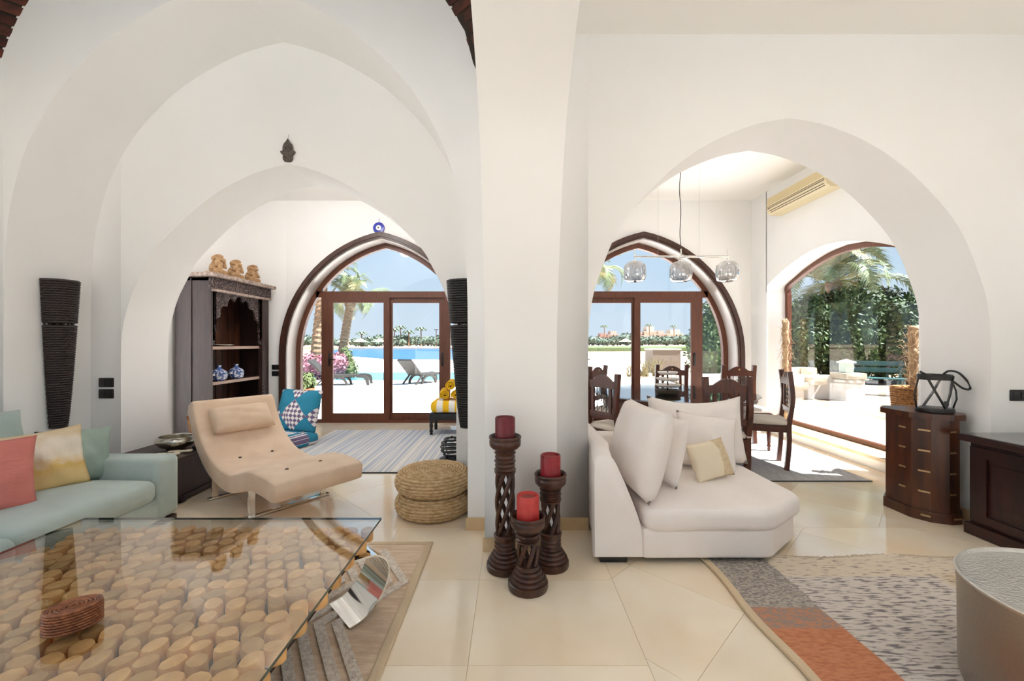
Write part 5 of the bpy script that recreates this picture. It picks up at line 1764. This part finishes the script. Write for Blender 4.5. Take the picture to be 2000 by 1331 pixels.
# ---- added globe lamps, unseen above the view, that fill in light
def fill_globe(loc, ztop, r_, mname, label):
    g_ = wthing('fill_globe', label, 'ceiling lamp', loc, 'added globe lamps above the view')
    x, y, z = loc
    MB().ell((x, y, z), (r_, r_, r_), 24, 14).build('globe', mname, g_, True)
    MB().lathe([(0.0, z + r_ + 0.05), (0.045, z + r_ + 0.05), (0.05, z + r_ - 0.012), (0.0, z + r_ - 0.012)], 20, c=(x, y, 0)).build('cap', 'black_metal', g_, True, angle=40)
    if ztop - z > 0.3:
        MB().tube([(x, y, z + r_ + 0.04), (x, y, ztop - 0.01)], 0.006, 6).build('cord', 'black_plastic', g_)
    MB().lathe([(0.0, ztop - 0.04), (0.06, ztop - 0.035), (0.065, ztop - 0.006), (0.0, ztop - 0.006)], 20, c=(x, y, 0)).build('ceiling_rose', 'black_metal', g_, True, angle=40)
fill_globe((-1.75, 0.95, 3.0), vz(-1.75, 0.95), 0.14, 'fill_globe_light', 'added unseen globe lamp hanging from the brick vault above the coffee table')
fill_globe((1.75, 0.85, 2.95), WH, 0.14, 'fill_globe_light_soft', 'added unseen globe lamp hanging from the flat ceiling above the patchwork rug')
fill_globe((-2.3, 4.65, 3.30), 3.52, 0.14, 'fill_ceiling_light', 'added unseen globe lamp close under the ceiling of the far left room')

# ================================================================== OUTDOORS
GZ = -0.10
def plane(name, pts, z, m, thick=0.1):
    return struct(MB().prism(pts, z - thick, z, 'z').build(name, m))
plane('beach', [(-260, -60), (260, -60), (260, 420), (-260, 420)], GZ - 0.06, 'sand', 0.2)
plane('terrace_left', [(-9, -1.55), (-3.95, -1.55), (-3.95, YN), (-4.55, YN), (-4.55, YF), (-9, YF)], GZ + 0.04, 'paving', 0.10)
struct(MB().rbox(-8.6, 1.6, 1.4, 0.3, 10.0, 3.2, 0.03, 2).build('bounce_wall_left', 'plaster'))  # white wall added out of view, bounces sun into the left openings
plane('bounce_terrace_back', [(-9, -12), (9, -12), (9, -1.55), (-9, -1.55)], GZ + 0.04, 'bounce_paving', 0.10)  # ground behind the camera, added for the daylight it bounces in
plane('terrace', [(-12, YF + 0.36), (4.9, YF + 0.36), (5.6, 15.2), (-12, 15.2)], GZ + 0.04, 'paving', 0.10)
plane('terrace_side', [(4.07, -3), (6.35, -3), (6.12, 8.7), (5.2, 9.3), (4.9, YF + 0.36), (4.07, YF + 0.36)], GZ + 0.12, 'paving', 0.2)
plane('gravel_ground', [(4.95, 8.2), (6.0, 2), (24, -2), (28, 26), (5.6, 15.0)], GZ + 0.09, 'gravel', 0.15)
plane('pool_coping', [(-11, 15.0), (1.2, 15.0), (1.2, 20.4), (-11, 20.4)], GZ - 0.005, 'paving', 0.05)
plane('pool', [(-10.6, 15.3), (0.9, 15.3), (0.9, 19.9), (-10.6, 19.9)], GZ, 'pool', 0.02)
plane('sand_terrace', [(-16, 20.4), (8, 20.4), (9, 34), (-18, 34)], GZ - 0.03, 'paving', 0.05)
plane('lake', [(-18, 46), (-11, 37), (0, 35.5), (5, 36), (7.2, 40), (9, 60), (14, 95), (-40, 98), (-34, 70)], GZ - 0.045, 'lake', 0.02)
plane('far_bank', [(-120, 96), (160, 94), (220, 300), (-160, 300)], GZ + 0.35, 'sand', 0.5)
plane('far_lawn', [(12, 70), (44, 74), (60, 110), (18, 112)], GZ + 0.55, 'leaf_lime', 0.6)

def leaves(n, blobs, size, seed, flat=0.0):
    """leaf cards scattered on the shells of ellipsoids"""
    rs = np.random.default_rng(seed)
    w = np.array([b[1][0] * b[1][1] for b in blobs]); w = w / w.sum()
    idx = rs.choice(len(blobs), n, p=w)
    d = rs.normal(size=(n, 3)); d /= np.linalg.norm(d, axis=1)[:, None]
    rad = rs.uniform(0.55, 1.04, n) ** 0.6
    c = np.array([b[0] for b in blobs])[idx]; r = np.array([b[1] for b in blobs])[idx]
    P = c + d * r * rad[:, None]
    a = rs.normal(size=(n, 3)); a /= np.linalg.norm(a, axis=1)[:, None]
    b = np.cross(a, d + 0.4 * rs.normal(size=(n, 3))); b /= (np.linalg.norm(b, axis=1)[:, None] + 1e-9)
    s_ = size * rs.uniform(0.6, 1.4, n)[:, None]
    a, b = a * s_, b * s_ * 0.5
    V = np.stack([P - a, P + b, P + a, P - b], 1).reshape(-1, 3)
    F = np.arange(4 * n).reshape(-1, 4)
    mb = MB(); mb.v = [tuple(v) for v in V]; mb.f = [tuple(f_) for f_ in F]
    return mb
def leafbuild(mb, name, m, parent):
    me = bpy.data.meshes.new(name)
    me.from_pydata(mb.v, [], mb.f)
    me.materials.append(M[m])
    o = bpy.data.objects.new(name, me); C.objects.link(o); o.parent = parent
    o['kind'] = 'stuff'
    return o
def bush(name, label, cat, loc, blobs, n, size, m, seed, trunk=None, group=None, core='leaf_dark'):
    t_ = thing(name, label, cat, loc, 0, group)
    leafbuild(leaves(n, blobs, size, seed), 'foliage', m, t_)
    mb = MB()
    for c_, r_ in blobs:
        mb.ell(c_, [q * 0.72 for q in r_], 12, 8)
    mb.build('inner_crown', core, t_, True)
    if trunk:
        MB().tube([(0, 0, 0), (0.05, 0.02, trunk * 0.5), (0, 0, trunk)], [0.13, 0.10, 0.09], 9).build('trunk', 'bark', t_, True)
    else:
        mb = MB()
        for k in range(5):
            a = 2 * PI * k / 5
            mb.tube([(0.04 * math.cos(a), 0.04 * math.sin(a), 0), (0.15 * math.cos(a), 0.15 * math.sin(a), blobs[0][0][2] * 0.8 + 0.05)], 0.02, 5)
        mb.build('stems', 'bark', t_)
    return t_

# palm fronds: three shared shapes
def frond_mesh(L_, droop, m, seed):
    rs = np.random.default_rng(seed)
    mb = MB()
    spine = []
    for i in range(13):
        q = i / 12
        spine.append((L_ * q * math.cos(droop * q * 0.8), 0, L_ * q * (0.95 - droop * q * q * 1.1) * 0.62))
    mb.tube(spine, [0.022 * (1 - 0.85 * i / 12) for i in range(13)], 5)
    P = [Vector(p) for p in spine]
    for k in range(60):
        q = 0.14 + 0.86 * k / 59
        f_ = q * 12; i = min(11, int(f_)); p = P[i].lerp(P[i + 1], f_ - i)
        t_ = (P[i + 1] - P[i]).normalized()
        ll = 0.46 * L_ * 0.5 * math.sin(PI * min(0.98, 0.12 + 0.86 * q)) + 0.06
        for s_ in (-1, 1):
            d_ = (t_ * 0.75 + Vector((0, s_ * 0.85, 0.25 + rs.uniform(-0.15, 0.15)))).normalized()
            tip = p + d_ * ll + Vector((0, 0, -0.28 * ll))
            mid = p + d_ * ll * 0.5
            w_ = t_ * 0.011
            mb.add([p - w_, p + w_, mid + w_ * 1.2, mid - w_ * 1.2, tip], [(0, 1, 2, 3), (3, 2, 4)])
    me = bpy.data.meshes.new('frond')
    me.from_pydata(mb.v, [], mb.f); me.materials.append(M[m])
    return me
FR = [frond_mesh(2.1, 0.75, 'palm_leaf', 1), frond_mesh(1.9, 1.05, 'palm_leaf', 2), frond_mesh(1.7, 1.3, 'palm_leaf_dry', 3)]
def palm(label, loc, lean, h, nf, sc, seed, r0=0.17, group='date palms by the terrace'):
    t_ = thing('palm_tree', label, 'palm tree', loc, 0, group)
    rs = np.random.default_rng(seed)
    n_ = 40
    pts, rad = [], []
    for i in range(n_):
        q = i / (n_ - 1)
        pts.append((lean[0] * q ** 1.3, lean[1] * q ** 1.3, h * q))
        rad.append(r0 * (1.12 - 0.25 * q) * (1.0 + (0.13 if i % 2 else -0.03)))
    MB().tube(pts, rad, 12).build('trunk', 'palm_trunk', t_)
    MB().ell((lean[0], lean[1], h + 0.05), (r0 * 1.35, r0 * 1.35, 0.32), 12, 8).build('crown_base', 'palm_trunk', t_, True)
    for k in range(nf):
        o = bpy.data.objects.new('frond', FR[int(rs.integers(0, 3))])
        C.objects.link(o); o.parent = t_
        o.location = (lean[0], lean[1], h + 0.15)
        tilt = rs.uniform(-1.0, 0.55)
        o.rotation_euler = (rs.uniform(-0.2, 0.2), tilt, 2 * PI * (k + rs.uniform(-0.3, 0.3)) / nf)
        s_ = sc * rs.uniform(0.8, 1.15)
        o.scale = (s_, s_, s_)
    return t_
palm('leaning date palm with a full crown beyond the left arched door', (-7.75, 19.0, GZ), (0.35, 0.2), 3.15, 30, 1.0, 5, 0.19)
palm('date palm with a tall trunk nearest the left edge of the left arched door', (-8.55, 18.2, GZ), (0.42, 0.0), 4.4, 26, 1.0, 6, 0.20)
palm('date palm partly hidden at the left jamb of the left arched door', (-10.3, 20.0, GZ), (-0.3, 0.3), 3.9, 26, 1.0, 7, 0.19)
palm('date palm seen through the fanlight behind the pendant lamp', (2.2, 14.2, GZ), (0.25, 0.0), 3.6, 26, 1.0, 8, 0.17)
palm('date palm with pale fronds above the hedge outside the picture window', (11.0, 14.6, GZ), (0.1, -0.1), 3.35, 34, 1.4, 9, 0.18)

# loungers
def lounger(loc, rz, label):
    l_ = thing('sun_lounger', label, 'sun lounger', loc, rz, 'dark loungers by the pool')
    side = catmull([(0.62, 0.34), (0.3, 0.335), (-0.1, 0.33), (-0.35, 0.33)], 4)
    MB().prism([(x, z) for x, z in side] + [(x, z - 0.06) for x, z in reversed(side)], -0.31, 0.31).build('seat', 'lounger', l_)
    MB().prism([(-0.33, 0.33), (-0.36, 0.27), (-0.86, 0.78), (-0.82, 0.83)], -0.31, 0.31).build('backrest', 'lounger', l_)
    foot = catmull([(0.62, 0.34), (0.85, 0.33), (0.98, 0.25), (1.02, 0.0)], 5)
    inn = catmull([(0.94, 0.0), (0.88, 0.18), (0.80, 0.24), (0.62, 0.25)], 5)
    for s_ in (-1, 1):
        y0 = s_ * 0.29
        MB().prism(foot + inn, y0 - 0.03, y0 + 0.03).build('leg', 'lounger', l_)
        arc = [(0.36 * math.cos(a), 0.31 * math.sin(a)) for a in np.linspace(0, PI, 14)]
        ins = [(0.29 * math.cos(a), 0.24 * math.sin(a)) for a in np.linspace(PI, 0, 14)]
        MB().prism(arc + ins, y0 - 0.03, y0 + 0.03).build('leg', 'lounger', l_)
        MB().tube([(-0.30, y0, 0.30), (-0.62, y0, 0.0)], 0.02, flat=(0.04, 0.05)).build('leg', 'lounger', l_)
        MB().tube([(-0.18, y0 * 0.8, 0.28), (-0.62, y0 * 0.8, 0.53)], 0.015, 6).build('prop', 'lounger', l_)
lounger((-5.62, 13.6, GZ + 0.042), R(8), 'dark lounger seen side on through the left arched door')
lounger((-3.02, 14.2, GZ + 0.042), R(58), 'dark lounger with raised back near the door handle side of the pool')

# flowering shrubs and pot
bush('bougainvillea', 'pink bougainvillea at the foot of the palm trunks', 'shrub', (-7.3, 16.2, GZ), [((0, 0, 0.45), (0.55, 0.5, 0.5)), ((0.5, 0.2, 0.6), (0.4, 0.4, 0.45)), ((-0.5, 0, 0.5), (0.4, 0.4, 0.5))], 1400, 0.07, 'bougainvillea', 61, core='bougainvillea')
bush('flowering_shrub', 'green and yellow climbing shrub at the foot of the leaning palm', 'shrub', (-6.65, 17.0, GZ), [((0, 0, 0.35), (0.42, 0.4, 0.42)), ((-0.1, 0, 0.85), (0.3, 0.3, 0.4))], 900, 0.06, 'leaf_lime', 62, core='leaf_lime')
pt = thing('terracotta_urn', 'terracotta urn with a leafy plant outside the left arched door', 'potted plant', (-4.02, 8.15, GZ + 0.042))
MB().lathe([(0.0, 0), (0.10, 0), (0.13, 0.04), (0.09, 0.08), (0.17, 0.22), (0.19, 0.34), (0.15, 0.42), (0.19, 0.45), (0.19, 0.48), (0.15, 0.48), (0.0, 0.42)], 28).build('urn', 'terracotta', pt, True, angle=60)
leafbuild(leaves(420, [((0, 0, 0.60), (0.2, 0.2, 0.17))], 0.06, 63), 'foliage', 'leaf_lime', pt)

# far shore: trees, palms, huts
rsx = np.random.default_rng(99)
ORD = ('first', 'second', 'third', 'fourth', 'fifth', 'sixth', 'seventh', 'eighth', 'ninth', 'tenth', 'eleventh', 'twelfth')
def far_tree(u, y, h, wd, k):
    x = (u - 1000) / 820 * y
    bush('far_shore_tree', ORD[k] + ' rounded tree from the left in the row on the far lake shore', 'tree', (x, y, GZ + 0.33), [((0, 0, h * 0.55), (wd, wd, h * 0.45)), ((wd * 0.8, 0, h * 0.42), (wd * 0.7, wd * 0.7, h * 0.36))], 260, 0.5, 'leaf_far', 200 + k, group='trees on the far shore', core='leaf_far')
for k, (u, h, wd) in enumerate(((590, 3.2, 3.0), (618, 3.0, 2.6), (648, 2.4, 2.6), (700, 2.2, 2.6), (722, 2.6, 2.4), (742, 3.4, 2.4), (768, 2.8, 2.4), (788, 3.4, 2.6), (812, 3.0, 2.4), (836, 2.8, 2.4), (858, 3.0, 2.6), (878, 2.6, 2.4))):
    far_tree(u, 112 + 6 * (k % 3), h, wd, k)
def far_palm(u, y, h, k):
    x = (u - 1000) / 820 * y
    t_ = thing('far_shore_palm', ('slender palm right of the door mullion on the far shore', 'tallest palm on the far shore right of the mullion', 'short palm in the middle of the far shore', 'palm nearest the tall mast on the far shore', 'lowest palm left of the mullion on the far shore', 'palm behind the reddish low house on the horizon', 'palm above the tallest cream house on the horizon', 'palm above the wide cream house on the horizon')[k], 'palm tree', (x, y, GZ + 0.33), 0, 'palms on the far shore')
    MB().tube([(0, 0, 0), (0.1, 0, h * 0.6), (0, 0, h)], [0.25, 0.18, 0.16], 7).build('trunk', 'palm_trunk', t_)
    mb = MB()
    for i in range(16):
        a = 2 * PI * i / 16; up = 0.9 if i % 2 else 0.2
        p = [(0, 0, h), (0.9 * math.cos(a), 0.9 * math.sin(a), h + 0.6 * up), (1.8 * math.cos(a), 1.8 * math.sin(a), h - 0.5 + 0.5 * up)]
        mb.tube(p, 0.1, flat=(0.5, 0.05))
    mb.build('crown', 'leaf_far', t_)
for k, (u, h) in enumerate(((770, 4.6), (782, 5.4), (798, 4.0), (822, 5.0), (706, 3.6), (1180, 4.6), (1268, 4.9), (1316, 4.6))):
    far_palm(u, 116 + 4 * (k % 2) + (60 if u > 1000 else 0), h + (3.5 if u > 1000 else 0), k)
for k, u in enumerate((672, 704, 742, 1222)):
    x = (u - 1000) / 820 * 104
    h_ = thing('beach_umbrella', ('thatched beach umbrella furthest left on the far shore', 'thatched beach umbrella second from the left on the far shore', 'thatched beach umbrella just left of the mullion of the left door', 'thatched beach umbrella beside the lawn beyond the right door')[k], 'umbrella', (x, 104, GZ + 0.33), 0, 'thatched umbrellas on the far shore')
    MB().tube([(0, 0, 0), (0, 0, 1.9)], 0.08, 6).build('pole', 'bark', h_)
    MB().lathe([(1.7, 1.35), (0.9, 1.75), (0.0, 2.2)], 14, cap=False).build('canopy', 'thatch', h_, True)
po = thing('lamp_mast', 'thin tall mast on the far shore beside the door stile', 'mast', ((852 - 1000) / 820 * 100, 100, GZ + 0.33))
MB().tube([(0, 0, 0), (0, 0, 4.2)], 0.09, 6).build('pole', 'bark', po)
MB().box(-0.5, 0.5, -0.1, 0.1, 4.1, 4.25).build('lamp_head', 'bark', po)
# houses on the horizon behind the right door
for k, (u0, u1, h, m, lab) in enumerate(((1168, 1188, 5.4, 'house_red_hazed', 'reddish low house furthest left on the horizon beyond the right door'), (1188, 1208, 6.4, 'house_pink_hazed', 'pink two storey house with flat roof on the horizon'),
                                    (1240, 1258, 6.0, 'house_pink_hazed', 'pale pink house just right of the door mullion on the horizon'), (1258, 1282, 8.4, 'house_cream_hazed', 'tallest cream house on the horizon beyond the right door'),
                                    (1282, 1300, 6.6, 'house_pink_hazed', 'small pink house right of the tallest cream house'), (1302, 1334, 7.0, 'house_cream_hazed', 'wide cream house furthest right on the horizon'))):
    y = 190.0
    x0, x1 = (u0 - 1000) / 820 * y, (u1 - 1000) / 820 * y
    b_ = thing('far_house', lab, 'house', ((x0 + x1) / 2, y, GZ + 0.33), 0, 'houses on the horizon')
    w_ = (x1 - x0) / 2
    MB().box(-w_, w_, 0, 6, 0, h * 0.72).box(-w_ * 0.5, w_ * 0.7, 0.5, 6, h * 0.72, h).build('walls', m, b_)
    for i in range(3):
        for j in range(2):
            xx = -w_ * 0.66 + w_ * 0.66 * i
            MB().box(xx - 0.35, xx + 0.35, -0.08, 0.02, 1.0 + 1.8 * j, 2.1 + 1.8 * j).build('window', 'house_window', b_)
    MB().box(-w_ - 0.2, w_ + 0.2, -0.2, 6.2, h * 0.72, h * 0.72 + 0.25).build('parapet', m, b_)
for k, (u, h, wd) in enumerate(((1158, 3.6, 3.4), (1178, 3.0, 3.0), (1200, 3.2, 3.4), (1222, 5.0, 3.6), (1250, 3.6, 3.6), (1275, 4.0, 4.0), (1300, 3.6, 3.6), (1326, 4.2, 3.8), (1350, 4.4, 4.0))):
    y = 150.0
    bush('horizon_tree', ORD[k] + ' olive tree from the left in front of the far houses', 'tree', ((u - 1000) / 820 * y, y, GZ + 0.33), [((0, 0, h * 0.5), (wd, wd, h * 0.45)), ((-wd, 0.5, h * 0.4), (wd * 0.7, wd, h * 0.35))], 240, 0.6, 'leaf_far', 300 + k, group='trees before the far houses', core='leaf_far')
# block wall, grasses, hedge and low wall seen through the right door
bl = thing('rendered_block', 'grey rendered garden block beyond the right arched door', 'garden block', (7.45, 20.8, GZ - 0.05))
MB().rbox(0, 0, 0.55, 1.35, 1.2, 1.1, 0.02, 2).build('block', 'grey_render', bl)
MB().rbox(0, 0, 1.13, 1.42, 1.26, 0.08, 0.02, 2).build('cap', 'white_wall', bl)
def grass(loc, n_, h, seed, label):
    g_ = thing('dry_grass_clump', label, 'grass', loc, 0, 'dry grass clumps in the garden')
    rs = np.random.default_rng(seed)
    mb = MB()
    for k in range(n_):
        a = rs.uniform(0, 2 * PI); L_ = h * rs.uniform(0.6, 1.1); o_ = rs.uniform(0.05, 0.5) * h
        bx_, by_ = rs.uniform(-0.15, 0.15, 2)
        mb.tube([(bx_, by_, 0), (bx_ + 0.4 * o_ * math.cos(a), by_ + 0.4 * o_ * math.sin(a), L_ * 0.6), (bx_ + o_ * math.cos(a), by_ + o_ * math.sin(a), L_)], [0.012, 0.009, 0.002], 4)
    f_ = mb.build('blades', 'straw', g_); f_['kind'] = 'stuff'
grass((4.95, 17.5, GZ - 0.02), 40, 0.75, 1, 'dry grass clump just right of the mullion of the right door')
grass((5.55, 17.6, GZ - 0.02), 44, 0.80, 2, 'dry grass clump between two others outside the right door')
grass((6.1, 17.8, GZ - 0.02), 44, 0.85, 3, 'dry grass clump nearest the grey garden block')
grass((3.5, 16.5, GZ - 0.02), 26, 0.45, 4, 'small dry grass clump left of the mullion of the right door')
lw = thing('low_garden_wall', 'low white garden wall under the dark hedge outside the right door', 'garden wall', (5.4, 9.75, GZ - 0.02))
MB().rbox(0, 0, 0.35, 2.6, 0.25, 0.70, 0.015, 2).build('wall_body', 'white_wall', lw)
bush('hedge_bush', 'dark green hedge bush above the low wall outside the right door', 'hedge', (4.95, 10.45, GZ), [((0, 0, 1.2), (0.62, 0.55, 0.95)), ((0.1, 0, 1.75), (0.5, 0.5, 0.75)), ((0.7, 0.1, 1.3), (0.6, 0.6, 1.0))], 4200, 0.055, 'leaf', 71)

# garden outside the picture window
gw = wthing('stone_garden_wall', 'white stone garden wall with blocks on top outside the picture window', 'garden wall', (7.2, 9.9, GZ))
MB().rbox(6.90, 9.95, 0.26, 1.25, 0.30, 0.56, 0.02, 2).build('wall_body', 'white_wall', gw)
MB().rbox(7.69, 9.62, 0.22, 0.44, 0.46, 0.50, 0.02, 2).build('end_pier', 'white_wall', gw)
MB().rbox(7.69, 9.61, 0.545, 0.48, 0.50, 0.15, 0.02, 2).build('coping_block', 'stone_block', gw)
for x, y, z, w_ in ((6.55, 9.98, 0.63, 0.40), (6.97, 9.98, 0.63, 0.38), (7.02, 9.72, 0.42, 0.34), (6.55, 9.74, 0.30, 0.5)):
    MB().rbox(x, y, z, w_, 0.28, 0.18, 0.02, 2).build('stone_block', 'stone_block', gw)
gl_ = wthing('garden_lantern', 'small white garden lantern on the stone wall outside the picture window', 'lantern', (7.66, 9.62, 0.62))
MB().rbox(7.66, 9.62, 0.73, 0.20, 0.20, 0.22, 0.015, 2).build('body', 'lantern_green', gl_)
MB().prism([(7.53, 9.49), (7.79, 9.49), (7.79, 9.75), (7.53, 9.75)], 0.84, 0.865, 'z').add([(7.53, 9.49, 0.865), (7.79, 9.49, 0.865), (7.79, 9.75, 0.865), (7.53, 9.75, 0.865), (7.66, 9.62, 0.93)], [(0, 1, 4), (1, 2, 4), (2, 3, 4), (3, 0, 4)]).build('roof', 'white_wall', gl_)
gb = thing('garden_bench', 'dark green garden bench in the shade of the hedge', 'bench', (9.1, 10.6, GZ + 0.092), R(-35))
for k in range(3):
    MB().rbox(0, -0.15 + 0.15 * k, 0.42, 1.3, 0.13, 0.03, 0.006, 2).build('seat_slat', 'bench_green', gb)
for k in range(2):
    MB().rbox(0, 0.25, 0.62 + 0.16 * k, 1.3, 0.03, 0.12, 0.006, 2).build('back_slat', 'bench_green', gb)
for x in (-0.55, 0.55):
    MB().box(x - 0.03, x + 0.03, 0.20, 0.26, 0, 0.86).build('leg', 'bench_green', gb)
    MB().box(x - 0.03, x + 0.03, -0.24, -0.18, 0, 0.41).build('leg', 'bench_green', gb)
GL = ('dense dark tree behind the bench, furthest left in the picture window', 'dense dark tree under the palm fronds outside the picture window', 'dense dark tree in the middle of the hedge outside the picture window', 'dense dark tree right of the hedge middle outside the picture window', 'dense dark tree towards the right of the picture window', 'dense dark tree furthest right outside the picture window')
for k, u in enumerate((1560, 1612, 1664, 1716, 1768, 1822)):
    y = 13.4 + 0.5 * (k % 2)
    x = (u - 1000) / 820 * y
    h = (2.9, 3.1, 3.3, 3.2, 3.0, 3.0)[k]
    bush('hedge_tree', GL[k], 'tree', (x, y, GZ), [((0, 0, h * 0.5), (0.85, 0.8, h * 0.36)), ((0.35, 0, h * 0.78), (0.6, 0.6, h * 0.24)), ((-0.45, -0.1, h * 0.35), (0.6, 0.6, h * 0.3)), ((-0.3, 0, h * 0.74), (0.5, 0.5, h * 0.22))], 4200, 0.075, 'leaf_dark' if k % 2 else 'leaf', 80 + k, trunk=h * 0.5, group='hedge trees outside the picture window')
